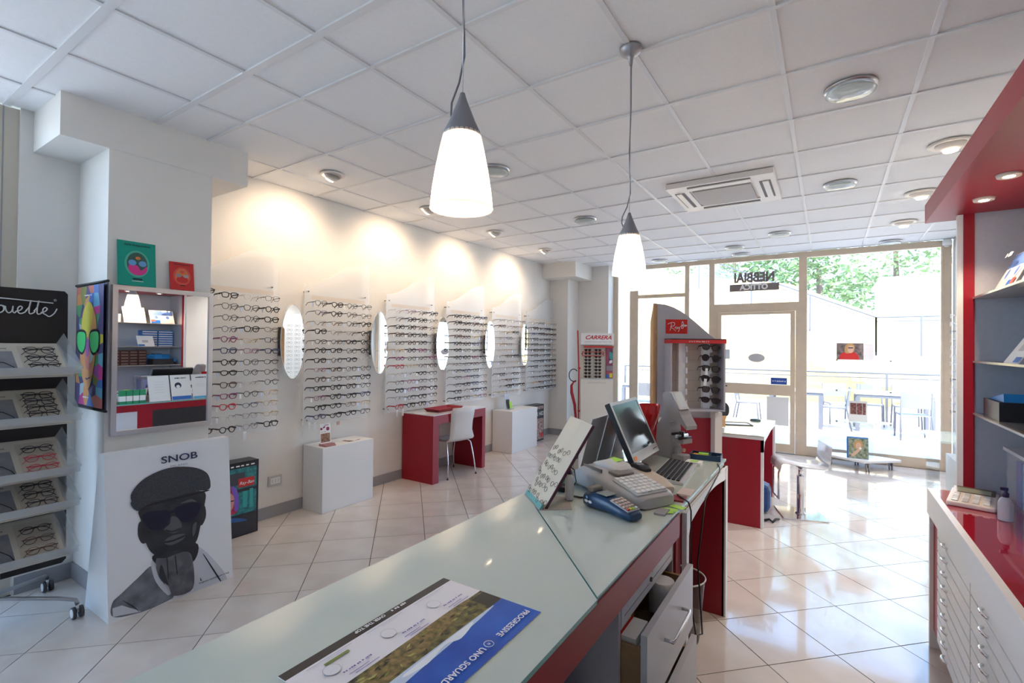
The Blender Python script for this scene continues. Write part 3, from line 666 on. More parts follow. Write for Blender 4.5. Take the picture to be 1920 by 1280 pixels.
for yy in (.31, -.33):
    b = MB(); b.tube([(-.264, yy, .075), (-.258, yy*.98, .10), (-.20, yy*.8, .115), (-.06, yy*.22, .15), (0, 0, .155)], .011, 8).tube([(0, 0, .155), (.06, yy*.22, .15), (.20, yy*.8, .115), (.262, yy*.98, .10), (.27, yy, .075)], .011, 8)
    b.build('foot_rail', mat('grey_metal_rail', (.36, .36, .37), .35, metal=.6), st)
    for xx in (-.262, .27):
        c = MB()
        for s_ in (-1, 1): c.cyl((xx, yy+s_*.009, .032), (xx, yy+s_*.024, .032), .032, 20)
        w_ = c.build('castor', RUBBER, st)
        c = MB()
        for s_ in (-1, 1): c.cyl((xx, yy+s_*.0235, .032), (xx, yy+s_*.0265, .032), .024, 20)
        c.cyl((xx, yy, .032), (xx, yy, .085), .007, 8); c.build('hub_cap', WHITE, w_)
MB().box(-.025, .0, -.05, .05, .14, .30).build('upright', STEEL, st)
# white plinths
def plinth(y0, y1, d, h, lab):
    o = bx('plinth', WHITE, None, XL+.013, XL+d, y0, y1, 0.001, h, .003); return tag(o, lab, 'plinth', 'white plinths along the wall')
plinth(2.815, 3.41, .31, .605, 'white rectangular plinth carrying a card stand, beside the wall socket')
plinth(5.93, 6.655, .365, .612, 'white rectangular plinth carrying lime green leaflets, near the corner')
# card stand on the first plinth
cs = thing('card_stand', 'pink and white counter card with photo on a stepped stand on the plinth', 'card stand', (-3.975, 2.905, .605))
MB().box(-.03, .07, -.05, .065, 0, .012).box(-.03, .055, -.05, .065, .012, .022).build('base', mat('dusty_pink', (.45, .22, .22), .4), cs)
F = frame((-.005, 0, .02), (0, 1, 0), (-.02, 0, .2))
b = MB(); b.X = F; b.box(-.05, .065, 0, .185, -.004, 0); b.build('card', PAPER, cs)
art('print', cs, F, [(mat('photo_brown', (.14, .06, .04), .5, col2=(.45, .25, .15), nscale=40), rect(-.045, .055, .012, .095)), (mat('wine_print', (.30, .03, .12), .5), ell(.035, .135, .018, .018)), (mat('wine_print'), ell(-.035, .14, .012, .012)), (mat('wine_print'), [(-.02, .15), (.0, .165), (.012, .155), (-.01, .142)]), (mat('wine_print'), rect(.0, .045, .168, .174)), (mat('wine_print'), rect(-.04, -.02, .108, .112)), (mat('wine_print'), rect(-.01, .01, .108, .112))])
for i, (dx, dy, m, lw) in enumerate(((0, 0, PAPER, 'lowest white'), (.03, .05, mat('photo_brown'), 'brown photo'), (.015, .09, PAPER, 'topmost white'))):
    o = MB(); o.X = Matrix.Translation((-4.03+dx, 3.17+dy, .6055+.0012*i)) @ Matrix.Rotation(R(15*i-8), 4, 'Z'); o.box(-.05, .05, -.075, .075, 0, .0012)
    tag(o.build('leaflet', m), lw+' leaflet lying flat on the plinth beside the card stand', 'leaflet', 'leaflets on the plinth')
bz = bx('card_box', mat('orange_white_label', (.8, .5, .4), .5), None, XL, XL+.004, 3.20, 3.23, .74, .775); tag(bz, 'tiny orange printed label stuck on the wall above the plinth', 'label')
# leaflets on second plinth
lf = thing('leaflet_holder', 'clear holder with lime green and black leaflets on the plinth near the corner', 'leaflet holder', (-4.02, 6.13, .612))
MB().box(-.03, .05, -.06, .06, 0, .012).build('base', ACRYL2, lf)
b = MB(); b.X = Matrix.Rotation(R(-10), 4, 'Y'); b.box(-.015, -.012, -.065, .05, .01, .23).build('back', mat('pale_blue_board', (.55, .63, .72), .5), lf)
b = MB(); b.X = Matrix.Rotation(R(-10), 4, 'Y'); b.box(.0, .004, -.04, .03, .012, .15).build('leaflet', DARK, lf)
b = MB(); b.X = Matrix.Rotation(R(-10), 4, 'Y'); b.box(.012, .016, .0, .07, .012, .11).build('leaflet', GREENN, lf)
# wall socket
sk = thing('wall_socket', 'grey framed triple power socket low on the wall beside the white plinth', 'socket', (XL, 2.54, .325))
MB().box(0, .012, -.065, .065, -.045, .045, .003).build('surround', mat('socket_grey', (.55, .53, .54), .4), sk)
ins = bx('insert', PAPER, sk, .012, .015, -.045, .045, -.027, .027)
for k in range(3): MB().box(.015, .016, -.034+.028*k, -.022+.028*k, -.016, .016).build('outlet', LGREY, ins)
# display boxes with printed fronts
def adbox(y0, y1, x0, x1, h, lab, prints, texts):
    t = thing('poster_box', lab, 'display box', ((x0+x1)/2, (y0+y1)/2, 0)); W = y1-y0; D = x1-x0
    bx('box', mat('box_black', (.015, .012, .02), .35), t, -D/2, D/2, -W/2, W/2, 0.001, h, .002)
    F = frame((D/2+.0005, 0, 0), (0, 1, 0), (0, 0, 1)); art('print', t, F, prints(W, h))
    for body, s, m, cx, cy, sh in texts: text(body, s, m, t, F @ Matrix.Translation((cx*W, cy*h, .008)), ext=.0003, shear=sh)
SKP = mat('face_pink', (.70, .30, .26), .5); RHAIR = mat('hair_red', (.70, .05, .06), .5, col2=(.35, .03, .10), nscale=25); VHAIR = mat('hair_violet', (.22, .12, .55), .5); TEALP = mat('teal_city', (.02, .12, .14), .5, col2=(.05, .30, .30), nscale=30)
adbox(1.80, 2.27, -4.13, -3.985, .60, 'black display box printed with a red-haired woman in glasses, by the SNOB poster', lambda W, h: [(TEALP, rect(-W*.48, W*.46, h*.30, h*.92)), (DARK, rect(-W*.48, W*.46, h*.60, h*.64)), (mat('dark_window', (.06, .07, .09), .4), rect(-W*.1, W*.25, h*.70, h*.86)), (mat('teal_bright', (.05, .38, .36), .4), rect(W*.22, W*.3, h*.38, h*.60)), (mat('teal_bright'), rect(W*.34, W*.40, h*.36, h*.62)), (REDP, rect(W*.14, W*.42, h*.66, h*.78)),
    (RHAIR, smooth([(-W*.20, h*.34), (-W*.22, h*.55), (-W*.10, h*.70), (W*.06, h*.68), (W*.12, h*.52), (W*.14, h*.36), (0, h*.32)])), (VHAIR, smooth([(W*.02, h*.70), (W*.12, h*.64), (W*.16, h*.42), (W*.09, h*.36), (W*.06, h*.55)])), (SKP, smooth([(-W*.10, h*.55), (-W*.09, h*.43), (-W*.01, h*.37), (W*.06, h*.43), (W*.07, h*.55), (-W*.01, h*.62)])), (INK, rect(-W*.09, -W*.015, h*.50, h*.515)), (INK, rect(W*.005, W*.07, h*.50, h*.515)), (RHAIR, rect(-W*.03, W*.015, h*.415, h*.43)), (DARK, rect(-W*.48, W*.46, h*.02, h*.30)), (mat('bike_blue', (.04, .12, .35), .4), smooth([(-W*.2, h*.3), (W*.1, h*.27), (W*.3, h*.2), (W*.05, h*.22)]))]+[(PAPER, rect(-W*.42+k*W*.085, -W*.42+k*W*.085+W*(.05 if k % 3 else .065), h*.945, h*.963)) for k in range(10)],
    [('Ray-Ban', .036, PAPER, .28, .715, .3)])
CRD = mat('crowd_print', (.10, .05, .05), .5, col2=(.62, .42, .36), nscale=28)
adbox(6.70, 7.16, -4.15, -4.0, .60, 'black display box printed with a crowd photo and white capitals, in the corner', lambda W, h: [(CRD, rect(-W*.46, W*.46, h*.05, h*.62)), (CRD, rect(-W*.46, W*.46, h*.88, h*.96)), (REDP, rect(W*.25, W*.42, h*.10, h*.22))], [('NEVER HIDE', .095, PAPER, 0, .75, 0)])
# red desk along the wall
d3 = thing('red_wall_desk', 'crimson table with thick slab legs and white top along the wall', 'desk', (-3.95, 4.595, 0))
bx('leg', RED, d3, -.235, .245, -.495, -.395, .001, .765); bx('leg', RED, d3, -.235, .245, .43, .495, .001, .765)
MB().box(.215, .245, -.395, .43, .665, .765).box(-.235, -.215, -.395, .43, .665, .765).build('apron', RED, d3)
bx('table_top', mat('glass_white_top', (.80, .80, .82), .1), d3, -.235, .244, -.494, .494, .765, .775)
bx('drawer_front', RED, d3, .246, .249, .12, .40, .672, .758)
ty = thing('red_tray', 'shallow dark red tray with sloped sides on the crimson desk', 'tray', (-3.92, 4.52, .775))
b = MB(); o1 = [(-.12, -.23), (.12, -.23), (.12, .23), (-.12, .23)]; i1 = [(-.09, -.19), (.09, -.19), (.09, .19), (-.09, .19)]
bo = [b.v((p[0]*.82, p[1]*.82, 0)) for p in o1]; to = [b.v((*p, .038)) for p in o1]; ti = [b.v((p[0]*.97, p[1]*.97, .038)) for p in o1]; bi = [b.v((p[0]*.80, p[1]*.80, .006)) for p in o1]
for A_, B_ in ((bo, to), (to, ti), (ti, bi)):
    for i in range(4): b.f([A_[i], A_[(i+1) % 4], B_[(i+1) % 4], B_[i]])
b.f(bo[::-1]); b.f(bi); b.build('tray_body', mat('tray_red', (.33, .01, .02), .3), ty)
MB().box(-.085, .085, -.17, .17, .0062, .012).build('inner_mat', RED, ty)
# white moulded chair with chrome legs
def chair(loc, rz, lab):
    t = thing('shell_chair', lab, 'chair', loc, rz)
    # facing -x: seat front at -x; back at +x
    prof = [(-.20, .425), (-.17, .438), (-.05, .435), (.08, .425), (.16, .43), (.20, .47), (.205, .55), (.215, .65), (.235, .76), (.255, .83)]
    wid = [.19, .20, .205, .205, .20, .185, .165, .165, .175, .165]
    b = MB(); F_, K_ = [], []
    for (x_, z_), w_ in zip(prof, wid):
        i = prof.index((x_, z_)); F_.append([b.v((x_-.02*abs(s_)**2*(i > 5), w_*s_, z_+(.01*abs(s_)**2 if i < 5 else 0))) for s_ in (-1, -.6, 0, .6, 1)])
    for (x_, z_), w_ in zip(prof, wid):
        i = prof.index((x_, z_)); ox, oz = (0, -.012) if i < 4 else (.009, -.009) if i < 6 else (.012, 0)
        K_.append([b.v((x_+ox-.02*abs(s_)**2*(i > 5), w_*s_, z_+oz+(.01*abs(s_)**2 if i < 5 else 0))) for s_ in (-1, -.6, 0, .6, 1)])
    n = len(prof)
    for i in range(n-1):
        for k in range(4): b.f([F_[i][k], F_[i+1][k], F_[i+1][k+1], F_[i][k+1]], True); b.f([K_[i][k], K_[i][k+1], K_[i+1][k+1], K_[i+1][k]], True)
        for k in (0, 4): b.f([F_[i][k], F_[i+1][k], K_[i+1][k], K_[i][k]])
    for i in (0, n-1):
        for k in range(4): b.f([F_[i][k], F_[i][k+1], K_[i][k+1], K_[i][k]])
    b.build('seat_shell', mat('white_shell', (.82, .79, .77), .3), t)
    for sy in (-1, 1):
        for sx, xe in ((-1, -.22), (1, .215)):
            l = MB(); l.tube([(sx*.05, sy*.13, .415), (sx*.12, sy*.165, .412), (sx*.15, sy*.18, .39), (xe*.9, sy*.195, .2), (xe, sy*.215, .012)], .0085, 8); lo = l.build('leg', CHROME, t)
            MB().cyl((xe, sy*.215, .001), (xe, sy*.215, .018), .011, 10).build('foot_cap', RUBBER, lo)
    MB().box(-.08, .08, -.14, .14, .405, .416).build('seat_mount', STEEL, t)
    return t
chair((-3.86, 4.60, 0), R(-12), 'white moulded shell chair with chrome legs pulled up to the crimson desk')
# CARRERA floor stand
cz = R(33)
cr = thing('sunglasses_stand', 'cream floor display of sunglasses headed CARRERA in the corner', 'display stand', (-3.17, 7.42, 0), cz)
CRM = mat('cream_laminate', (.84, .79, .69), .45)
bx('lower_panel', CRM, cr, -.262, .262, -.06, .08, .055, 1.045); bx('base', REDP, cr, -.262, .262, -.062, .082, .001, .055)
bx('display_case', CRM, cr, -.262, .262, -.0, .08, 1.045, 1.785); bx('case_ledge', GREYL, cr, -.255, .262, -.07, 0, 1.035, 1.05)
bx('header', PAPER, cr, -.265, .268, -.075, 0, 1.60, 1.785); bx('red_bar', REDP, cr, -.215, .262, -.083, -.0, 1.553, 1.578)
bx('side_photo', mat('side_photo', (.10, .06, .12), .4, col2=(.5, .08, .15), nscale=9), cr, .15, .258, -.04, -.002, 1.06, 1.548)
art('photo_print', cr, frame((.204, -.0405, 1.06), (1, 0, 0), (0, 0, 1)), [(mat('grey_print'), rect(-.05, .05, .12, .2)), (mat('teal_bright', (.05, .38, .36), .4), smooth([(0, .33), (.04, .3), (.045, .4), (.0, .42)])), (YELLOW, rect(0, .045, .01, .08)), (BLUE, rect(-.05, -.005, .005, .06)), (PAPER, smooth([(.0, .24), (.04, .25), (.04, .29), (.0, .28)]))])
text('CARRERA', .088, mat('carrera_red', (.62, .01, .02), .4), cr, frame((.01, -.0755, 1.715), (1, 0, 0), (0, 0, 1)), ext=.001, shear=.35, bold=.002, sx=1.12)
text('RACING SUNGLASSES SINCE 1956', .026, GREYB, cr, frame((.01, -.0755, 1.645), (1, 0, 0), (0, 0, 1)), ext=.0005, sx=1.1)
text('carreraworld.com', .042, GREYS, cr, frame((.0, -.0605, .985), (1, 0, 0), (0, 0, 1)), ext=.0005)
DL = mat('dark_lens', (.035, .02, .022), .12)
def sunglasses(name, lab, grp, mx, parent_loc=None, m=None, w=1.0, kind='panto'):
    t = thing(name, lab, 'sunglasses', (0, 0, 0), 0, grp); t.matrix_basis = mx
    f, l = GM[kind, 'thick']; inst(f, 'frame_front', t, Matrix.Scale(w, 4), m or FR['black']); inst(l, 'lenses', t, Matrix.Scale(w, 4), DL)
    for sg in (-1, 1): inst(TM['thick'], 'temple', t, Matrix.Translation((0, sg*.067*w, 0)) @ Matrix.Diagonal((.5, 1, 1, 1)), m or FR['black'])
    return t
CM = Matrix.Translation((-3.17, 7.42, 0)) @ Matrix.Rotation(cz, 4, 'Z')
for rI in range(9):
    for ci in range(2):
        z = 1.51-.0535*rI; xx = -.155+.165*ci
        sunglasses('sunglasses', f'dark sunglasses, {ORD[rI] if rI < 8 else "bottom"} row, {("umbrella", "photo strip")[ci]} side of the CARRERA stand', 'sunglasses on the CARRERA stand', CM @ Matrix.Translation((xx, -.072, z)) @ Matrix.Rotation(R(-90), 4, 'Z'), m=random.choice([FR['black'], FR['black'], FR['brown']]), w=.82)
rf = MB()
for a in ((-.25, .10, 1.415, 1.425), (-.25, .10, 1.478, 1.488)): rf.box(a[0], a[1], -.095, -.085, a[2], a[3])
rf.box(-.25, -.24, -.095, -.085, 1.415, 1.488).box(.09, .10, -.095, -.085, 1.415, 1.488).box(-.25, -.24, -.09, 0, 1.44, 1.46).box(.09, .10, -.09, 0, 1.44, 1.46).build('red_frame', REDP, cr)
MB().tube([(-.285, .02, 0.05), (-.285, .02, 1.2), (-.30, .0, 1.55), (-.312, -.01, 1.83)], .011, 8).box(-.30, -.26, .0, .03, .5, .53).box(-.30, -.26, .0, .03, 1.2, 1.23).build('side_tube', REDP, cr)
um = thing('red_umbrella', 'red rod with black hooped handle leaning beside the CARRERA stand', 'umbrella', (-3.46, 7.22, 0), cz)
MB().tube([(.02, 0, .01), (.025, 0, .35), (.0, 0, .62), (-.05, 0, .82), (-.055, 0, .93), (-.02, 0, .99), (.02, 0, 1.0)], [.008, .018, .024, .026, .02, .012, .008], 10).build('folded_canopy', mat('umbrella_red', (.40, .02, .03), .4), um)
MB().tube([(.02+.0, 0, 1.0)]+[(-.02+.075*math.cos(a), 0, 1.10+.10*math.sin(a)) for a in [R(q) for q in range(-60, -321, -20)]], .008, 8).build('hoop_handle', BLACK, um)

# ================================================================== MAIN COUNTER
CT = .905
ctr = thing('shop_counter', 'long crimson counter with pale green glass top running down the shop', 'counter', (0, 0, 0))
def gl(name, pts):
    b = MB(); b.prism(pts, CT-.012, CT, 'z'); o = b.build(name, [GTOP, GEDGE], ctr)
    for f in o.data.polygons:
        if abs(f.normal.z) < .5: f.material_index = 1
    return o
gl('glass_top', [(-1.137, -.7), (-.50, -.7), (-.50, 1.188), (-1.137, 1.872)])
gl('glass_top', [(-1.137, 1.880), (-.505, 1.200), (-.505, 3.125), (-1.137, 3.125)])
bx('counter_board', mat('white_board', (.74, .76, .73), .4), ctr, -1.125, -.515, -.69, 3.115, .865, CT-.0121)
bx('rail', RED, ctr, -.512, -.500, -.69, 2.03, .80, CT-.0125); bx('rail', RED, ctr, -1.137, -1.12, -.69, 3.12, .82, CT-.0125)
bx('end_panel', RED, ctr, -1.12, -.505, 3.065, 3.12, .001, .865); bx('end_panel', RED, ctr, -1.12, -.52, 2.05, 2.125, .001, .865)
for y0, y1 in ((3.065, 3.122), (2.125, 2.165)): bx('white_edge', WHITE, ctr, -.515, -.495, y0, y1, .001, .865)
b = MB(); pts = [(2.165, .865), (3.065, .865), (3.065, .80)]
for i in range(9): u = i/8; pts.append((3.03-.83*u, .80-.0+.035*math.sin(PI*u)))
pts += [(2.165, .74)]
b.prism(pts, -.512, -.497, 'x'); b.build('curved_apron', WHITE, ctr)
b = MB()
for y0, y1 in ((-.69, -.6), (.75, .85), (2.20, 2.34), (3.02, 3.12)): b.box(-1.137, -1.12, y0, y1, .001, .82)
b.build('stile', RED, ctr)
for y0, y1, m in ((-.6, .75, DARK), (.85, 2.20, GREYL), (2.34, 3.02, DARK)): bx('front_panel', m, ctr, -1.132, -1.118, y0, y1, .001, .82)
# pedestal with open drawers
pd = thing('drawer_pedestal', 'grey drawer pedestal under the counter with two drawers pulled open', 'drawer unit', (0, 0, 0))
MB().box(-1.10, -.53, 1.425, 1.443, .001, .845).box(-1.10, -.53, 2.03, 2.048, .001, .845).box(-1.10, -1.085, 1.443, 2.03, .001, .845).box(-1.10, -.54, 1.443, 2.03, .001, .05).box(-1.10, -.53, 1.443, 2.03, .80, .845).build('carcass', GREYP, pd)
dl = bx('drawer', GREYL, pd, -.548, -.528, 1.448, 2.025, .70, .80)
b = MB()
for y0, y1 in ((1.47, 1.72), (1.76, 2.0)): b.box(-.5285, -.5265, y0, y1, .725, .728).box(-.5285, -.5265, y0, y1, .772, .775)
b.build('groove', GREYB, dl)
MB().cyl((-.53, 1.735, .735), (-.522, 1.735, .735), .008, 12).cyl((-.53, 1.735, .77), (-.522, 1.735, .77), .007, 12).build('lock', BLACK, dl)
def opendrawer(xf, z0, z1, hz, lab_h=True):
    d = bx('drawer', GREYL, pd, xf-.02, xf, 1.445, 2.028, z0, z1)
    MB().box(xf-.50, xf-.02, 1.452, 1.466, z0+.02, z1-.05).box(xf-.50, xf-.02, 2.008, 2.022, z0+.02, z1-.05).box(xf-.50, xf-.02, 1.466, 2.008, z0+.02, z0+.03).build('drawer_box', WOOD, d)
    if hz: MB().tube([(xf, 1.63, hz), (xf+.028, 1.63, hz), (xf+.030, 1.65, hz), (xf+.030, 1.84, hz), (xf+.028, 1.86, hz), (xf, 1.86, hz)], .006, 8).build('handle', CHROME, d)
    return d
opendrawer(-.448, .455, .70, .60); opendrawer(-.432, .10, .425, None)
def simple(name, lab, cat, m, *a, bev=0, group=None): return tag(bx(name, m, None, *a, bev=bev), lab, cat, group)
mg = thing('white_mug', 'white rounded container lying in the open drawer', 'container', (-.52, 1.86, .605))
MB().lathe([(.03, -.12), (.045, -.115), (.05, -.05), (.05, .05), (.042, .08)], 20).build('body', WHITE, mg)
simple('cardboard_carton', 'brown cardboard carton in the open drawer', 'box', CARD, -.565, -.49, 1.47, 1.60, .487, .63)
gb = thing('glasses_case_box', 'white and blue glasses carton with red stripe in the open drawer', 'box', (-.528, 1.535, .632))
bx('carton', PAPER, gb, -.035, .035, -.06, .06, 0, .03); bx('stripe', REDP, gb, -.02, -.012, -.061, .061, -.0005, .031)
simple('dark_pouch', 'dark brown pouch stuffed at the back of the open drawer', 'pouch', mat('brown_pouch', (.05, .035, .025), .5, noise=.4), -.59, -.50, 1.66, 1.79, .487, .60, bev=.02)
for k in range(3):
    b = MB(); b.tube([(-.50, 1.60+.05*k, .143), (-.49, 1.68+.05*k, .18), (-.50, 1.74+.05*k, .27), (-.49, 1.78+.05*k, .34)], .012, 6)
    tag(b.build('crumpled_wrapper', ACRYL), ('thin', 'middle', 'rearmost')[k]+' crumpled clear wrapper in the lower open drawer', 'wrapper', 'wrappers in the lower drawer')
# open shelf bay next to the pedestal
simple('bay_shelf', 'dark shelf board under the counter beside the drawer pedestal', 'shelf', DARK, -1.10, -.54, .30, 1.42, .40, .42)
bg_ = thing('black_bag', 'black fabric bag with pale base on the shelf under the counter', 'bag', (-.77, 1.24, .42))
MB().lathe([(.10, 0), (.115, .03), (.118, .2), (.11, .27), (.06, .28)], 24).build('bag_body', BLACK, bg_)
MB().lathe([(.1195, .005), (.1195, .035)], 24, cap=False).build('base_band', LGREY, bg_)
simple('file_box', 'blue-grey file box with white label on the shelf under the counter', 'box', mat('blue_grey_box', (.13, .16, .26), .5), -.72, -.56, .86, 1.12, .421, .52)
simple('paper_label', 'small white paper label on the file box under the counter', 'label', PAPER, -.66, -.62, 1.00, 1.06, .52, .5215)
simple('cardboard_sheet', 'tan cardboard sheet on the shelf under the counter', 'cardboard', CARD, -.64, -.555, 1.30, 1.415, .421, .47)
# waste bin
bn = thing('waste_bin', 'clear grey plastic waste bin with crumpled paper on the floor under the counter', 'bin', (-.665, 2.72, 0))
BINP = mat('smoky_plastic', (.10, .09, .10), .15, alpha=.55)
MB().lathe([(.095, .006), (.10, .03), (.125, .33)], 28, cap=False).build('bin_wall', BINP, bn)
MB().lathe([(.0005, .002), (.095, .002), (.095, .012)], 28, cap=False).build('bin_floor', RUBBER, bn)
MB().tube([(.126*math.cos(2*PI*i/32), .126*math.sin(2*PI*i/32), .332) for i in range(32)], .0045, 6, True).build('rim', LGREY, bn)
for k in range(3):
    b = MB(); t_b = bmesh.new(); bmesh.ops.create_icosphere(t_b, subdivisions=2, radius=.05)
    for v in t_b.verts: v.co *= random.uniform(.7, 1.15)
    b.X = Matrix.Translation((-.665+.036*math.cos(k*2.1), 2.72+.036*math.sin(k*2.1), .066+.084*k)); b.merge(t_b)
    tag(b.build('crumpled_paper', PAPER), ('lowest', 'middle', 'topmost')[k]+' crumpled white paper ball in the waste bin', 'paper', 'paper in the bin')
tag(bx('floor_mat', mat('dark_mat', (.03, .05, .06), .8), None, -.49, .05, 1.2, 2.33, .0, .008), 'dark blue-grey floor mat beside the drawer pedestal', 'mat')
# brochure sheet
br = thing('brochure_sheet', 'large printed brochure with black, white, olive and blue bands on the counter glass', 'brochure', (-.747, .80, CT))
bx('card', PAPER, br, -.158, .157, -.24, .252, 0, .002)
F = frame((0, 0, .002), (0, -1, 0), (1, 0, 0))
OLV = mat('olive_photo', (.025, .02, .01), .4, col2=(.24, .19, .05), nscale=45); OLD = mat('dark_foliage', (.03, .025, .015), .4); OCH = mat('ochre_photo', (.34, .22, .08), .4, col2=(.10, .08, .02), nscale=60)
SKY1 = mat('deep_blue_print', (.012, .07, .42), .2, col2=(.02, .13, .58), nscale=6); CLD = mat('cloud_print', (.55, .66, .82), .3); CLW = mat('white_cloud_print', (.85, .88, .93), .3)
sh = [(mat('black_band', (.03, .025, .025), .35), rect(-.252, .24, -.158, -.133)), (mat('offwhite_print', (.84, .80, .82), .4), rect(-.252, .24, -.133, -.03)), (OLV, rect(-.252, .24, -.03, .04)), (OCH, smooth([(-.2, -.03), (.0, -.03), (.2, -.01), (.24, .02), (.1, .03), (-.1, .005)])), (OLD, rect(-.252, -.2, -.02, .04)), (SKY1, rect(-.252, .24, .04, .157))]
sh += [(CLD, smooth([(-.19, .04), (.24, .04), (.24, .075), (.1, .062), (-.05, .055), (-.15, .05)])), (CLW, smooth([(-.12, .042), (-.06, .062), (-.02, .048), (.05, .06), (.1, .044)]))]
for k in range(40):
    a = random.uniform(-.19, .23); c = random.uniform(-.022, .03); q = random.uniform(0, PI)
    sh.append((random.choice([OLD, mat('leaf_print', (.22, .26, .05), .4), mat('leaf_pale', (.42, .42, .12), .4), OLD]), [(a+.013*math.cos(q), c+.006*math.sin(q)), (a-.002*math.sin(q), c+.003*math.cos(q)), (a-.013*math.cos(q), c-.006*math.sin(q)), (a+.002*math.sin(q), c-.003*math.cos(q))]))
for k in range(3):
    a = -.16+.15*k
    sh += [(mat('grey_line', (.55, .52, .55), .5), ell(a+.03, -.085, .018, .018, 20)), (mat('offwhite_print'), ell(a+.03, -.085, .0168, .0168, 20)), (mat('grey_line'), rect(a-.05, a+.06, -.124, -.1225)), (mat('grey_line'), rect(a-.03, a+.02, -.118, -.117)), (mat('violet_line', (.35, .25, .5), .5), rect(a-.03, a+.02, -.045, -.043)), (mat('violet_line'), rect(a-.05, a+.01, -.038, -.036))]
sh.append((mat('leaf_print'), rect(.11, .17, -.112, -.104)))
art('print', br, F, sh, .00003)
text('PROGRESSIVE', .021, PAPER, br, F @ Matrix.Translation((-.235, .128, .0035)), ext=.0001, align='LEFT', bold=.0004); text('UNO SGUARDO', .021, PAPER, br, F @ Matrix.Translation((-.054, .128, .0035)), ext=.0001, align='LEFT', bold=.0004)
b = MB(); b.tube([(.011*math.cos(2*PI*i/18), .011*math.sin(2*PI*i/18), 0) for i in range(18)], .0008, 5, True); o = b.build('lettering', PAPER, br); o.matrix_basis = F @ Matrix.Translation((-.072, .128, .0035)); text('n', .014, PAPER, br, F @ Matrix.Translation((-.072, .129, .0035)), ext=.0001)
text('OVER THE TOP', .013, PAPER, br, F @ Matrix.Translation((.02, -.146, .0035)), ext=.0001, align='CENTER', bold=.0003); marks(.045, .009, PAPER, br, F @ Matrix.Translation((-.07, -.146, .0035)))
for xx in (.13, -.03, -.17): marks(.07, .006, mat('violet_ink', (.22, .12, .38), .5), br, F @ Matrix.Translation((xx, -.055, .0035)))
# spectacles-patterned easel card
es = thing('easel_card_holder', 'slanted cream board printed with spectacle outlines on a clear base plate at the counter edge', 'card holder', (-1.042, 1.7725, CT+.006), R(-43))
F = frame((0, 0, 0), (1, 0, 0), (0, .21, .337)); ln = .397; n_ = Vector((0, .21, .337)).normalized()
b = MB(); b.X = F; b.box(-.107, .035, 0, ln, -.008, 0); b.build('board', mat('cream_card', (.66, .57, .45), .5), es)
FF = F @ Matrix.Translation((.035, 0, 0)) @ Matrix.Rotation(R(14), 4, 'Y') @ Matrix.Translation((-.035, 0, 0))   # half of the board bends back along a fold
b = MB(); b.X = FF; b.box(.107, .110, .012, ln, -.012, .001); b.build('dark_edge', mat('wine_edge', (.08, .02, .04), .4), es)
b = MB(); b.X = FF; b.box(.034, .107, .010, ln, -.008, 0); b.build('folded_half', mat('cream_card'), es)
MB().prism([(-.107, -.004), (.107, -.004), (.125, .13), (-.02, .17)], -.006, -.002).build('base_plate', mat('rosy_acrylic', (.60, .52, .48), .15, alpha=.75), es)
b = MB(); b.X = F; b.box(-.1075, .1075, -.002, .02, -.0085, .001); b.build('clear_edge', GEDGE, es)
gp = MB(); gp.X = F @ Matrix.Translation((0, 0, .0006)); random.seed(3)
for i in range(4):
    for j in range(6):
        cx = -.085+.055*i+random.uniform(-.008, .008)+.02*(j % 2); cy = .03+.042*j+random.uniform(-.006, .006); a = random.uniform(-.9, .5)
        if cx > .085: continue
        gp.X = (FF if cx > .035 else F) @ Matrix.Translation((0, 0, .0006))
        for s_ in (-1, 1):
            gp.tube([(cx+s_*.0125*math.cos(a)+.009*math.cos(2*PI*k/12), cy+s_*.0125*math.sin(a)+.010*math.sin(2*PI*k/12), .0006) for k in range(12)], .0008, 4, True)
        gp.tube([(cx-.004*math.cos(a), cy-.004*math.sin(a)+.002, .0006), (cx+.004*math.cos(a), cy+.004*math.sin(a)+.002, .0006)], .0008, 4)
gp.build('spectacle_print', INK, es)['kind'] = 'stuff'
bo = thing('spray_bottle', 'small white plastic bottle with dark nozzle on the counter beside the slanted board', 'bottle', (-.925, 1.885, CT+.004))
MB().lathe([(.017, 0), (.019, .004), (.019, .085), (.017, .098), (.008, .106), (.008, .112)], 20).build('bottle_body', mat('milky_plastic', (.80, .80, .82), .3), bo)
MB().lathe([(.0095, .108), (.0095, .124), (.006, .128), (.006, .142), (.003, .150)], 14).build('nozzle', mat('dark_violet', (.04, .03, .10), .4), bo)
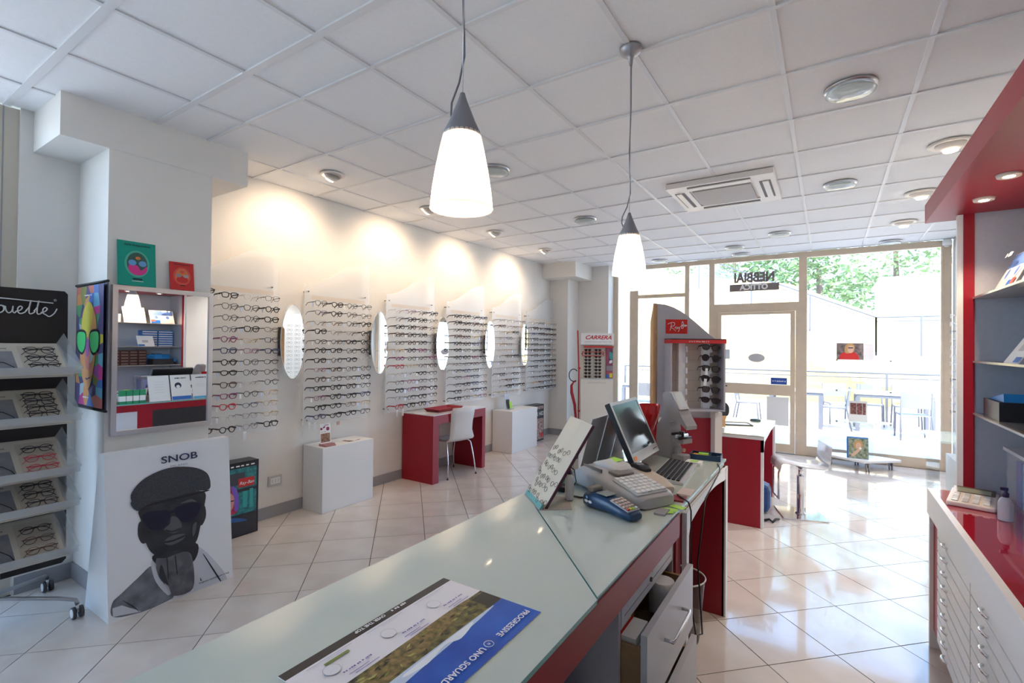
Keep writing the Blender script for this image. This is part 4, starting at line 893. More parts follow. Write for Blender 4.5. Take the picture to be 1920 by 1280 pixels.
# card holders facing the customers
for k, (y0, y1, lab, m2) in enumerate(((2.325, 2.535, 'white A4 sheet in a clear leaning holder', PAPER), (2.545, 2.755, 'blue-footed advertising card in a leaning holder', BLUE), (2.765, 2.965, 'pale blue-footed card in a holder', CYAN))):
    t = thing('card_display', lab+' at the customer side of the counter', 'card holder', (-1.06, (y0+y1)/2, CT))
    W = (y1-y0)/2; F = frame((-.03, 0, 0), (0, -1, 0), (.075, 0, .285))
    b = MB(); b.X = F; b.box(-W, W, 0, .295, -.004, -.001); b.build('back_sheet', mat('grey_acrylic', (.80, .79, .82), .25, alpha=.6), t)
    b = MB(); b.X = F; b.box(-W+.003, W-.003, .003, .29, -.001, .001); b.build('card', PAPER, t)
    MB().box(-.035, .055, -W, W, 0, .003).build('base', ACRYL2, t)
    if k: art('print', t, F, [(m2, rect(-W+.005, W-.005, .004, .045)), (mat('navy_ink'), ell(.03, .17, .035, .035)), (PAPER, ell(.03, .155, .02, .02))] if k == 1 else [(m2, rect(-W+.005, W-.005, .004, .03)), (mat('grey_line'), rect(-.05, .06, .17, .172)), (mat('grey_line'), rect(-.05, .06, .15, .152))], .0012)
    else: art('print', t, F, [(mat('grey_line'), rect(-.05, .05, .10+.03*j, .102+.03*j)) for j in range(5)], .0012)
    if k: marks(.10+.01*k, .016, mat('navy_ink'), t, F @ Matrix.Translation((0, .255, .006)))
for k in range(4):
    tb = thing('solution_carton', 'green lens solution carton on the counter edge, '+NUM[k]+' from the slanted board', 'carton', (-1.09, 2.075+.06*k, CT), 0, 'lens solution cartons')
    bx('carton', mat('carton_green', (.03, .30, .14), .4), tb, -.02, .02, -.026, .026, 0, .145); bx('label', PAPER, tb, -.0206, .0206, -.0262, .0262, .03, .085)
# monitor
mo = thing('computer_monitor', 'silver and black flat computer monitor tilted back on the counter', 'monitor', (-.84, 2.605, CT))
F = frame((.025, 0, .070), (0, 1, 0), (-.135, 0, .29)); LN = .325
b = MB(); b.X = F; b.box(-.208, .208, -.005, LN, -.03, 0, .004); b.build('housing', BLACK, mo)
b = MB(); b.X = F
for a in ((-.207, .207, -.004, .045), (-.207, .207, LN-.018, LN-.001), (-.207, -.192, .045, LN-.018), (.192, .207, .045, LN-.018)): b.box(*a, 0, .003)
b.build('bezel', mat('silver_bezel', (.50, .49, .48), .35), mo)
b = MB(); b.X = F; b.box(-.192, .192, .045, LN-.018, 0, .0012); b.build('screen', mat('screen_glass', (.012, .013, .015), .12, spec=.9), mo)
b = MB(); b.X = F; b.box(-.195, -.155, .008, .030, .003, .0045); b.build('orange_sticker', ORANGE, mo)
b = MB(); b.X = F; b.box(.12, .19, .018, .022, .003, .004); b.build('button_row', BLACK, mo)
MB().lathe([(.08, 0), (.08, .008), (.05, .016), (.03, .02)], 28, c=(-.06, .03, 0)).tube([(-.04, 0, .01), (-.05, 0, .08), (-.06, 0, .17)], .022, 10).build('monitor_foot', BLACK, mo)
# keyboard
kb = thing('keyboard', 'black computer keyboard with pale sides on the counter in front of the monitor', 'keyboard', (-.667, 2.605, CT), R(4))
b = MB(); b.prism([(-.075, .001), (.075, .001), (.077, .012), (-.075, .026)], -.215, .215, 'y'); b.build('keyboard_base', mat('kb_grey', (.60, .60, .61), .35), kb)
KEY = takemesh(MB().box(-.0082, .0082, -.0085, .0085, 0, .007, .001).build('key', BLACK))
for i in range(6):
    for j in range(20):
        x_ = -.058+.0215*i; inst(KEY, 'key', kb, Matrix.Translation((x_, -.197+.0207*j, .0243-.002*i)))
cbl = MB(); cbl.tube([(-.52, 2.94, CT+.004), (-.495, 2.86, CT+.004), (-.488, 2.82, CT-.01), (-.486, 2.45, CT-.06), (-.488, 2.30, .60), (-.470, 2.28, .42), (-.45, 2.22, .33), (-.46, 2.14, .36), (-.478, 2.13, .50), (-.482, 2.14, CT-.03), (-.49, 2.13, CT+.006), (-.515, 2.15, CT+.0125), (-.55, 2.19, CT+.0125)], .0035, 6); tag(cbl.build('loose_cable', BLACK), 'black cable looping down from the counter edge to the waste bin', 'cable')
# telephone-fax and till devices
def loft(name, m, parent, secs, n=16, e=3.0, bottom=True):
    b = MB(); rings = []
    for x_, w_, z0, z1, yo in secs:
        ring = []
        for i in range(n):
            t = 2*PI*i/n; c, s_ = math.cos(t), math.sin(t)
            ring.append(b.v((x_, yo+w_*math.copysign(abs(c)**(2/e), c), (z0+z1)/2+(z1-z0)/2*math.copysign(abs(s_)**(2/e), s_))))
        rings.append(ring)
    for A_, B_ in zip(rings, rings[1:]):
        for i in range(n): b.f([A_[i], A_[(i+1) % n], B_[(i+1) % n], B_[i]], True)
    b.f(rings[0]); b.f(rings[-1][::-1]); return b.build(name, m, parent)
fx = thing('till_printer', 'large silver-grey desk till with a block of white keys on the counter', 'till', (-.775, 2.105, CT), R(-28))
loft('body', GREYS, fx, [(-.235, .085, .004, .03, 0), (-.225, .11, .001, .07, 0), (-.16, .125, .001, .105, 0), (-.05, .125, .001, .10, 0), (.08, .12, .001, .078, 0), (.19, .11, .001, .058, 0), (.222, .09, .003, .045, 0)], 24, 4)
kp = MB()
pad = MB(); pad.X = Matrix.Translation((.125, -.01, .0715)) @ Matrix.Rotation(R(10.5), 4, 'Y'); pad.box(-.078, .078, -.085, .085, -.004, .003, .002); pd_ = pad.build('key_pad', LGREY, fx)
TK = takemesh(MB().box(-.0105, .0105, -.012, .012, 0, .008, .002).build('key', mat('white_key', (.82, .82, .84), .4)))
for i in range(6):
    for j in range(6): inst(TK, 'key', fx, Matrix.Translation((.125, -.01, .0715)) @ Matrix.Rotation(R(10.5), 4, 'Y') @ Matrix.Translation((-.062+.0248*i, -.069+.0276*j, .003)))
loft('paper_hood', LGREY, fx, [(-.18, .05, .085, .108, .03), (-.12, .065, .085, .128, .03), (-.05, .065, .085, .122, .03), (-.0, .04, .085, .105, .03)], 16, 3)
MB().box(-.02, .05, -.06, .03, .094, .104, .003).box(-.16, -.03, -.09, -.085, .094, .110).build('display_window', mat('taupe_window', (.25, .22, .19), .3), fx)
b = MB(); b.X = Matrix.Translation((-.1, .05, .127)) @ Matrix.Rotation(R(8), 4, 'X'); b.box(-.03, .035, -.02, .02, 0, .0012); b.build('lime_note', GREENN, fx)
ph = thing('desk_telephone', 'beige desk telephone with black glossy top on the counter between till and keyboard', 'telephone', (-.74, 2.315, CT), R(-36))
loft('body', mat('beige_plastic', (.62, .52, .42), .4), ph, [(-.14, .045, .004, .042, 0), (-.125, .06, .001, .052, 0), (-.06, .065, .001, .068, 0), (.09, .06, .001, .055, 0), (.16, .05, .001, .035, 0), (.17, .04, .004, .03, 0)], 18, 3.5)
loft('handset', BLACK, ph, [(-.10, .02, .058, .074, .01), (-.085, .03, .056, .084, .01), (-.01, .03, .060, .086, .01), (.02, .018, .060, .076, .01)], 14, 3)
MB().tube([(-.045+.016*math.cos(2*PI*i/16), .01+.016*math.sin(2*PI*i/16), .085) for i in range(16)], .002, 5, True).build('speaker_ring', CHROME, ph)
ps = thing('card_terminal', 'navy blue card payment terminal with small keypad on the counter glass', 'card terminal', (-.715, 1.84, CT), R(-21))
loft('body', NAVY, ps, [(-.128, .030, .012, .042, 0), (-.118, .043, .004, .060, 0), (-.07, .046, .002, .070, 0), (.0, .043, .008, .064, 0), (.07, .040, .004, .048, 0), (.115, .038, .003, .036, 0), (.125, .028, .008, .028, 0)], 20, 3.2)
b = MB(); b.X = Matrix.Translation((.063, 0, .0505)) @ Matrix.Rotation(R(13), 4, 'Y'); b.box(-.045, .05, -.033, .033, -.004, .001, .001); b.build('keypad_plate', mat('grey_plate', (.35, .36, .40), .35), ps)
for i in range(5):
    for j in range(4):
        b = MB(); b.X = Matrix.Translation((.063, 0, .0515)) @ Matrix.Rotation(R(13), 4, 'Y') @ Matrix.Translation((-.036+.0185*i, -.024+.016*j, 0)); b.box(-.0055, .0055, -.005, .005, 0, .004, .001)
        b.build('key', mat('key_peach', (.70, .52, .42), .5) if i < 4 else [REDP, YELLOW, GREENN, LGREY][j], ps)
b = MB(); b.X = Matrix.Translation((-.03, 0, .069)); b.box(-.03, .03, -.03, .03, 0, .0015); b.build('screen', mat('terminal_screen', (.30, .31, .30), .2), ps)
b = MB(); b.box(-.11, -.075, -.030, .030, .066, .085, .005); b.build('paper_cover', mat('taupe_window'), ps)
art('logo', ps, frame((-.085, -.0468, .038), (1, 0, 0), (0, -.1, 1)), [(PAPER, ell(-.012, -.006, .010, .006, 14)), (PAPER, ell(.010, -.006, .010, .006, 14)), (SKYB, ell(-.006, .010, .006, .006, 12))], .0008)
MB().tube([(-.125, 0, .02), (-.17, .03, .012), (-.20, .02, .006), (-.23, .01, .006)], .0045, 6).build('cable', BLACK, ps)
# lens meter instrument
lm = thing('lens_meter', 'grey optical lens meter with tilted screen at the far end of the counter', 'instrument', (-.77, 2.975, CT), R(-26))
b = MB(); b.prism([(-.095, .001), (.012, .001), (.012, .17), (.005, .215), (.04, .235), (.085, .215), (.125, .185), (.128, .205), (.085, .265), (.03, .355), (.012, .38), (-.012, .395), (-.045, .385), (-.05, .365), (-.04, .30), (-.05, .24), (-.095, .185)], -.045, .045, 'y'); b.build('body', mat('instrument_grey', (.36, .34, .35), .4), lm)
b = MB(); dx = Vector((.075, 0, -.115)).normalized(); b.X = frame((.04, 0, .345), (0, 1, 0), -dx); b.box(-.04, .04, -.06, .055, -.004, .006, .003); sc_ = b.build('screen_housing', LGREY, lm)
b = MB(); b.X = frame((.04, 0, .345), (0, 1, 0), -dx); b.box(-.028, .028, -.048, .045, .006, .0072); b.build('screen', mat('lit_screen', (.75, .82, .84), .2), lm)
MB().box(.012, .10, -.04, .04, .10, .125, .003).box(.012, .095, -.03, .03, .001, .03, .003).box(.02, .04, -.02, .02, .03, .07).build('lens_table', mat('dull_grey', (.33, .31, .33), .4), lm)
for k in range(3):
    MB().cyl((.03+.025*k, -.05, .15-.01*k), (.03+.025*k, .05, .15-.01*k), .008+.002*(k % 2), 10).build('lens_clamp', CHROME if k % 2 else BLACK, lm)
MB().cyl((.055, 0, .125), (.055, 0, .165), .014, 14).build('nose_piece', BLACK, lm)
MB().cyl((.07, -.01, .06), (.085, -.01, .06), .011, 12).build('adjust_knob', mat('knob_tan', (.55, .33, .25), .4), lm)
# red foil wrapped vase
vs = thing('red_foil_vase', 'tall crumpled glossy red foil vase at the far end of the counter', 'vase', (-.925, 2.99, CT))
b = MB(); n = 26; rings = []; random.seed(9)
for r, z in ((.042, 0), (.045, .06), (.040, .11), (.048, .18), (.058, .25), (.062, .305)):
    rings.append([b.v((r*(1+random.uniform(-.09, .09))*math.cos(2*PI*i/n+z*2), r*(1+random.uniform(-.09, .09))*math.sin(2*PI*i/n+z*2), z)) for i in range(n)])
for A_, B_ in zip(rings, rings[1:]):
    for i in range(n): b.f([A_[i], A_[(i+1) % n], B_[(i+1) % n], B_[i]])
b.f(rings[0]); b.build('foil', REDG, vs)
MB().lathe([(.050, .0), (.047, .02), (.052, .045)], 18, cap=False).build('foot_ruffle', ACRYL, vs)
# pen tray, pads, notes
pt = thing('pen_tray', 'black desk tray with yellow and green pads at the far end of the counter', 'tray', (-.605, 3.06, CT), R(4))
MB().box(-.085, .085, -.055, .055, 0, .006).box(-.085, -.08, -.055, .055, .006, .03).box(.08, .085, -.055, .055, .006, .03).box(-.085, .085, -.055, -.05, .006, .03).box(-.085, .085, .05, .055, .006, .03).box(.02, .025, -.05, .05, .006, .028).build('tray_body', NAVY, pt)
bx('yellow_pad', YELLOW, pt, -.075, .01, -.045, 0, .006, .022); bx('green_pad', GREENN, pt, -.045, .01, .005, .045, .006, .026); bx('orange_pad', ORANGE, pt, -.075, -.05, .005, .045, .006, .018)
MB().tube([(.035, -.03, .012), (.07, .03, .015)], .004, 6).build('pen', STEEL, pt)
nb = simple('note_block', 'white note block with a green note on the counter beside the keyboard', 'note block', PAPER, -.672, -.59, 2.835, 2.905, CT, CT+.018)
simple('green_note', 'small lime note lying on the white note block', 'note', GREENN, -.65, -.61, 2.85, 2.89, CT+.018, CT+.0195)
for k, (x_, y_, a) in enumerate(((-.535, 2.005, 10), (-.515, 2.055, -15), (-.540, 1.965, 30))):
    b = MB(); b.X = Matrix.Translation((x_, y_, CT+.001+.001*k)) @ Matrix.Rotation(R(a), 4, 'Z'); b.box(-.03, .03, -.018, .018, 0, .001); tag(b.build('sticky_note', GREENN), 'lime sticky note at the counter edge by the till, '+('lowest', 'middle', 'topmost')[k]+' of the pile', 'note', 'sticky notes by the till')
simple('red_pad', 'dark red notebook on the counter edge between till and telephone', 'notebook', mat('dark_red_cover', (.28, .02, .03), .4), -.568, -.512, 2.128, 2.20, CT, CT+.008)
simple('mouse_pad', 'pale card sheet on the counter edge beside the telephone', 'card', mat('peach_card', (.72, .60, .55), .5), -.566, -.508, 2.232, 2.34, CT, CT+.006)
simple('calculator_small', 'flat dark calculator on the counter glass beside the till', 'calculator', mat('dull_grey'), -.572, -.530, 1.915, 1.99, CT, CT+.008)
ms = thing('computer_mouse', 'black computer mouse on the counter beside the slanted board', 'mouse', (-1.02, 1.985, CT))
loft('mouse_body', BLACK, ms, [(-.05, .015, .002, .015, 0), (-.04, .028, .001, .03, 0), (0, .031, .001, .038, 0), (.04, .026, .001, .026, 0), (.05, .014, .002, .012, 0)], 14, 2.5)
MB().tube([(.05, 0, .012), (.075, .01, .05), (.06, .02, .10), (.02, .02, .12), (-.03, .01, .11), (-.06, .0, .04), (-.06, -.01, .004)], .0025, 6).build('cable', BLACK, ms)

# ================================================================== RAY-BAN TOWER, SECOND DESK, STOOL, TROLLEY
tw = thing('sunglasses_tower', 'grey and red sunglasses tower with curved top and Ray-Ban sign', 'display stand', (-1.03, 4.34, 0), R(33))
b = MB(); pts = [(-.275, .10), (.275, .10), (.275, 1.63)]
for i in range(9): u = i/8; pts.append((.27-.51*u, 1.63+.31*math.sin(u*PI/2)**1.15))
pts += [(-.275, 1.945)]
b.prism(pts, .0, .03, 'y'); b.build('back_board', GREYP, tw)
MB().prism([(-.0, .10), (.09, .10), (.09, 1.78), (.0, 1.935)], -.282, -.245, 'x').build('side_board', BEECH, tw)
bx('plinth', WHITE, tw, -.245, .275, -.12, .20, .001, .10)
bx('post', mat('cream_post', (.82, .76, .68), .4), tw, .215, .275, -.10, .0, .10, 1.02); bx('red_back', RED, tw, -.245, .215, -.012, 0, .10, .96)
bx('red_shelf', RED, tw, -.18, .215, -.10, -.012, .44, .47)
cs_ = MB().box(-.18, -.17, -.16, 0, 1.035, 1.62).box(.262, .275, -.16, 0, 1.035, 1.62).box(-.17, .262, -.16, 0, 1.035, 1.05).build('case', GREYP, tw)
bx('case_back', mat('beige_case', (.62, .54, .46), .5), tw, -.17, .262, -.02, -.001, 1.05, 1.60)
bx('case_head', REDP, tw, -.185, .28, -.165, 0, 1.60, 1.63); bx('case_lid', BLACK, tw, -.185, .28, -.16, 0, 1.63, 1.638)
marks(.16, .012, mat('peach_card', (.72, .60, .55), .5), tw, frame((.05, -.1655, 1.615), (1, 0, 0), (0, 0, 1)))
for x_ in (-.055, .155):
    b = MB(); b.box(x_-.03, x_+.025, -.075, -.02, 1.05, 1.60)
    for k in range(6): b.box(x_+.025, x_+.035, -.10, -.02, 1.075+.09*k, 1.125+.09*k)
    b.build('rack_column', WHITE, tw)
for k in range(6): MB().box(-.17, .262, -.024, -.02, 1.105+.088*k, 1.108+.088*k).build('shelf_line', mat('line_tan', (.45, .37, .32), .5), tw)
art('sign', tw, frame((-.085, -.0005, 1.745), (1, 0, 0), (0, 0, 1)), [(mat('sign_red', (.66, .015, .012), .4), rect(-.09, .098, -.062, .062))])
for lt in ([(-.075, .02), (-.04, .035), (-.015, .03), (-.02, .008), (-.05, -.002), (-.025, -.02), (-.005, -.04)], [(-.042, .03), (-.047, -.01), (-.055, -.035)], [(.0, -.022), (-.012, -.008), (.004, -.004), (.008, -.02), (.016, -.005), (.024, -.018), (.03, -.002), (.024, -.03), (.016, -.045)], [(.034, .002), (.042, .004)], [(.05, .04), (.046, .01), (.044, -.014), (.058, -.012), (.058, .006), (.046, .006), (.062, .022), (.056, .042), (.05, .04)], [(.07, .0), (.064, .008), (.067, .016), (.074, .010), (.076, .0), (.08, .014), (.082, .002), (.086, .014), (.092, .006)]):
    stroke([(p[0], p[1]) for p in lt], .0022, PAPER, tw, frame((-.083, -.003, 1.745), (1, 0, 0), (0, 0, 1)))
TWM = Matrix.Translation((-1.03, 4.34, 0)) @ Matrix.Rotation(R(33), 4, 'Z')
for k in range(6):
    t = sunglasses('sunglasses', f'large dark sunglasses, {ORD[k] if k < 5 else "bottom"} pair in the grey sunglasses tower', 'sunglasses in the tower', TWM @ Matrix.Translation((.165, -.125, 1.565-.088*k)) @ Matrix.Rotation(R(-90+(-8 if k % 2 else 6)), 4, 'Z') @ Matrix.Rotation(R(-6), 4, 'X'), w=1.2, kind=('oval', 'round', 'square', 'panto', 'square', 'oval')[k])
    if k in (2, 3): inst(TG, 'price_tag', t, Matrix.Translation((.02, -.045, .0)) @ Matrix.Scale(1.6, 4))
bxo = thing('white_carton', 'small white lidded carton on the tower ledge beside the red panel', 'carton', TWM @ Vector((-.20, -.06, .86)), R(33)); bx('carton', PAPER, bxo, -.04, .06, -.045, .04, 0, .09); bx('lid', LGREY, bxo, -.043, .063, -.048, .043, .09, .105)
bx('ledge', GREYP, tw, -.245, -.12, -.12, 0, .84, .859)
# second desk
d2 = thing('crimson_desk', 'crimson desk with white edging and glass top near the door', 'desk', (0, 0, 0))
bx('front_panel', RED, d2, -.95, -.487, 4.735, 4.765, .001, .765); bx('white_edge', WHITE, d2, -.487, -.466, 4.735, 4.775, .001, .765)
bx('rear_panel', RED, d2, -.95, -.487, 5.815, 5.855, .001, .765); bx('white_edge', WHITE, d2, -.487, -.466, 5.82, 5.86, .001, .765)
bx('modesty_panel', RED, d2, -.95, -.93, 4.765, 5.815, .15, .765)
b = MB(); pts = [(4.735, .79), (5.86, .79), (5.86, .765), (5.80, .75), (5.4, .76), (4.85, .735), (4.775, .66), (4.735, .66)]; b.prism(pts, -.487, -.466, 'x'); b.build('curved_apron', WHITE, d2)
bx('white_strip', WHITE, d2, -.95, -.466, 4.733, 4.755, .765, .79); bx('desk_board', WHITE, d2, -.95, -.487, 4.755, 5.86, .765, .79)
bx('glass_top', GTOP, d2, -.955, -.462, 4.73, 5.865, .79, .80)
hm = thing('hand_mirror', 'black round-headed hand mirror with wooden handle standing on the crimson desk', 'hand mirror', (-.825, 4.95, .8035), R(25))
F = frame((0, 0, 0), (1, 0, 0), (.04, .02, .1)); b = MB(); b.X = F
b.prism(smooth([(-.045, .13), (-.055, .17), (-.045, .215), (-.01, .245), (.03, .245), (.055, .215), (.06, .17), (.045, .125), (.0, .105)]), -.006, .006); b.build('mirror_back', mat('charcoal_back', (.035, .045, .045), .4), hm)
b = MB(); b.X = F; b.prism([(-.02, -.002), (.015, -.002), (.018, .08), (.035, .122), (-.03, .118), (-.017, .08)], -.009, .009); b.build('handle', BEECH, hm)
fd = thing('picture_frame', 'thin black frame lying flat on the crimson desk', 'frame', (-.77, 5.36, .80), R(22)); b = MB()
for a in ((-.13, .13, -.10, -.09), (-.13, .13, .09, .10), (-.13, -.12, -.09, .09), (.12, .13, -.09, .09)): b.box(*a, 0, .008)
b.build('frame_bars', BLACK, fd); bx('sheet', PAPER, fd, -.12, .12, -.09, .09, 0, .002)
ov = thing('desk_puck', 'small dark round pad at the far edge of the crimson desk', 'desk pad', (-.64, 5.72, .80)); MB().lathe([(.05, 0), (.055, .006), (.045, .018), (.01, .022)], 20).build('pad', mat('dark_teal', (.05, .09, .10), .4), ov)
wt = thing('white_card_tray', 'low white tray with orange tab on the crimson desk', 'tray', (-.87, 4.80, .80)); bx('tray_body', WHITE, wt, -.07, .08, -.03, .05, 0, .035); bx('tab', ORANGE, wt, .0, .03, -.032, -.03, .0, .01)
simple('blue_bag', 'blue bag on the floor behind the crimson desk', 'bag', mat('bag_blue', (.02, .07, .25), .4), -.70, -.455, 5.15, 5.40, .001, .27, bev=.06)
cb = MB(); cb.tube([(-.475, 4.95, .012), (-.44, 4.98, .02), (-.41, 4.94, .012), (-.39, 5.0, .025), (-.37, 5.06, .012)], .011, 6); tag(cb.build('cable_end', BLACK), 'black cable end lying on the floor beside the crimson desk', 'cable')
# acrylic stool
so_ = thing('acrylic_stool', 'white acrylic stool on a chrome column and square chrome base', 'stool', (-.215, 5.36, 0), R(17))
bx('base_plate', CHROME, so_, -.185, .185, -.185, .185, .001, .012, .003)
MB().lathe([(.045, .012), (.03, .03), (.03, .36), (.032, .365)], 24).build('column', CHROME, so_); MB().cyl((0, 0, .36), (0, 0, .46), .018, 16).build('piston', CHROME, so_)
MB().lathe([(.03, .445), (.05, .46), (.05, .475)], 16).build('seat_mount', BLACK, so_)
b = MB(); prof = [(-.215, .44), (-.21, .49), (-.19, .515), (-.15, .515), (0, .485), (.14, .48), (.18, .495), (.195, .54), (.20, .62), (.205, .68)]; A_, B_ = [], []
for x_, z_ in prof: A_.append([b.v((x_, y_, z_)) for y_ in (-.19, .19)]); B_.append([b.v((x_-.004 if z_ > .52 else x_, y_, z_-.009)) for y_ in (-.19, .19)])
for i in range(len(prof)-1):
    b.f([A_[i][0], A_[i+1][0], A_[i+1][1], A_[i][1]], True); b.f([B_[i][0], B_[i][1], B_[i+1][1], B_[i+1][0]], True)
    for k in (0, 1): b.f([A_[i][k], A_[i+1][k], B_[i+1][k], B_[i][k]])
b.build('seat', mat('milky_acrylic', (.88, .88, .92), .08, alpha=.8), so_)
MB().tube([(-.19, -.10, .47), (-.205, -.10, .40), (-.205, -.10, .16), (-.205, .10, .16), (-.205, .10, .40), (-.19, .10, .47)], .010, 8).build('footrest', CHROME, so_)
# glass shelf trolley
tl = thing('glass_shelf_trolley', 'white wheeled base carrying a tower of clear glass shelves in front of the shop window', 'trolley', (.33, 7.92, 0))
b = MB(); b.prism(smooth([(-.36, .02), (-.30, .17), (.2, .22), (.42, .14), (.44, .06), (.10, -.24), (.02, -.25), (-.30, -.04)], 3), .115, .14); b.build('base_board', WHITE, tl)
for x_, y_ in ((.10, -.20), (.36, .12), (-.30, .07), (-.0, .16)):
    c = MB().cyl((x_-.022, y_, .052), (x_-.007, y_, .052), .051, 20).cyl((x_+.007, y_, .052), (x_+.022, y_, .052), .051, 20).build('castor', mat('castor_grey', (.32, .30, .30), .5), tl)
    MB().cyl((x_, y_, .052), (x_, y_, .115), .008, 8).build('fork', STEEL, c)
SHG = mat('shelf_glass', (.72, .88, .86), .05, alpha=.5)
for x_ in (0.04, .0): pass
b = MB(); b.box(.03, .036, .02, .16, .14, 1.45); b.build('upright_glass', CLEAR, tl); b = MB(); b.box(-.10, .17, .01, .016, .14, 1.45); b.build('upright_glass', CLEAR, tl)
for z in (.605, 1.015, 1.417):
    b = MB(); b.box(-.24, .36, -.13, .15, z, z+.008); s1 = b.build('glass_shelf', SHG, tl)
    for x_ in (-.23, .34): MB().lathe([(.011, z-.006), (.011, z+.014)], 12, c=(x_, -.115, 0)).build('stud', BLACK, s1)
def leancard(lab, x_, y_, z_, w_, h_, pr, rz=0, back=None):
    t = thing('photo_card', lab, 'card', (x_, y_, z_), rz); F = frame((0, 0, 0), (1, 0, 0), (0, .12, 1))
    b = MB(); b.X = F; b.box(-w_/2, w_/2, 0, h_, -.004, 0); b.build('card', back or PAPER, t); art('print', t, F, pr(w_, h_)); return t
MIX = mat('photo_leaves', (.10, .14, .08), .5, col2=(.42, .46, .34), nscale=30); DUSK = mat('photo_dusk', (.08, .03, .03), .5, col2=(.36, .16, .14), nscale=40); FACE = mat('photo_face', (.70, .46, .34), .5); HAIRB = mat('photo_blond', (.55, .33, .14), .5); BLURY = mat('photo_blur', (.30, .24, .24), .5, col2=(.10, .08, .08), nscale=20)
leancard('landscape photo card of a blond person in red and sunglasses on the top glass shelf', .245, 7.84, 1.426, .30, .225, lambda W, h: [(BLURY, rect(-W/2+.004, W/2-.004, .004, h-.004)), (REDP, [(-.12, .005), (-.115, .05), (-.09, .09), (-.03, .115), (.05, .105), (.09, .06), (.10, .005)]), (HAIRB, smooth([(-.05, .09), (-.055, .17), (-.02, .215), (.04, .205), (.05, .15), (.03, .10)])), (FACE, smooth([(-.02, .11), (-.022, .17), (.01, .19), (.04, .17), (.03, .11), (.01, .09)])), (INK, rect(-.02, .035, .152, .166))])
leancard('blank white card standing beside the landscape photo card on the top glass shelf', .45, 7.86, 1.426, .11, .215, lambda W, h: [(mat('offwhite_print'), rect(-W/2+.003, W/2-.003, .003, h-.003))], R(8))
leancard('white card with dusky crowd photo on the lowest glass shelf', .335, 7.86, .614, .20, .27, lambda W, h: [(DUSK, rect(-W*.42, W*.42, h*.35, h*.9)), (PAPER, rect(-W*.08, -W*.06, h*.35, h*.9)), (PAPER, rect(W*.22, W*.24, h*.35, h*.9))])
leancard('photo card of a person among leaves on the trolley base', .33, 7.80, .14, .235, .28, lambda W, h: [(MIX, rect(-W*.48, W*.48, .004, h*.92)), (HAIRB, smooth([(-.03, .13), (-.04, .2), (0, .235), (.05, .22), (.05, .15)])), (FACE, smooth([(-.015, .14), (-.015, .19), (.015, .21), (.04, .18), (.025, .13)])), (FACE, smooth([(-.07, .04), (-.04, .03), (.03, .11), (.04, .14), (.02, .14), (-.04, .08)])), (PAPER, ell(.03, .135, .014, .016, 12)), (BLUE, rect(-W*.48, -W*.43, .004, h*.92))], R(4), mat('blue_card_edge', (.10, .25, .55), .4))

# ================================================================== RIGHT SIDE: BACK CABINET, SHELVES, CANOPY
wallbox('wall_shelf_back', 1.03, XR, YB, 3.40, 0, H+.02)
bc = thing('drawer_cabinet', 'low white cabinet of shallow drawers with red glass top under the shelves', 'cabinet', (0, 0, 0))
bx('carcass', mat('cabinet_white', (.82, .82, .82), .35), bc, .50, 1.028, -.9, 3.36, .10, .70); bx('plinth', RED, bc, .53, 1.028, -.9, 3.34, .001, .10)
bx('end_panel', WHITE, bc, .452, 1.028, 3.36, 3.385, .001, .70); bx('red_edge', RED, bc, .468, .498, 3.215, 3.36, .10, .70)
bx('top_band', mat('cabinet_white'), bc, .445, 1.028, -.9, 3.39, .70, .822); bx('red_top', REDTOP, bc, .47, 1.028, -.9, 3.385, .822, .83)
bx('white_rim', WHITE, bc, .445, .47, -.9, 3.39, .822, .83)
DRW = takemesh(MB().box(-.02, 0, .004, .666, .002, .060, .002).build('drawer', mat('cabinet_white')))
hb = MB(); pts = [(.0, .036*math.cos(a)+.0, .014*math.sin(a)) for a in [PI*i/10 for i in range(11)]]
hb.tube([(.004+.014*math.sin(PI*i/10), .036*math.cos(PI*i/10), .004*math.sin(PI*i/10)) for i in range(11)], .006, 6)
HND_ = takemesh(hb.build('handle', CHROME))
for c in range(4):
    for r in range(9):
        d = inst(DRW, 'drawer', bc, Matrix.Translation((.48, 3.21-.674*(c+1), .115+.0645*r)) @ Matrix.Diagonal((1, 1, 1, 1)))
        inst(HND_, 'handle', d, Matrix.Translation((-.0, .43, .03)) @ Matrix.Rotation(PI, 4, 'Z') @ Matrix.Translation((.02, 0, 0)))
sf = thing('wall_shelf_unit', 'tall red-framed grey shelf unit with glass shelves on the back cabinet', 'shelf unit', (0, 0, 0))
bx('post', RED, sf, .583, .625, 3.352, 3.386, .8305, 2.262); bx('white_side', WHITE, sf, .560, .583, 3.36, 3.386, .8305, 2.262)
GRB = mat('grey_blue_panel', (.46, .47, .53), .5, noise=.05, nscale=50)
bx('side_panel', GRB, sf, .625, 1.028, 3.356, 3.386, .8305, 2.262); bx('back_panel', GRB, sf, 1.012, 1.028, -.9, 3.356, .8305, 2.262)
SH2 = mat('smoky_shelf_glass', (.45, .42, .40), .08, alpha=.85)
for z in (1.834, 1.51, 1.247): bx('glass_shelf', SH2, sf, .618, 1.012, -.9, 3.355, z-.010, z)
cp = thing('shelf_canopy', 'overhanging crimson canopy with recessed spotlights above the shelf unit', 'canopy', (0, 0, 0))
MB().box(.47, 1.03, -.9, 3.49, 2.262, 2.36).build('canopy_body', RED, cp)
bx('fascia', RED, cp, .448, .47, -.9, 3.495, 2.262, 2.362)
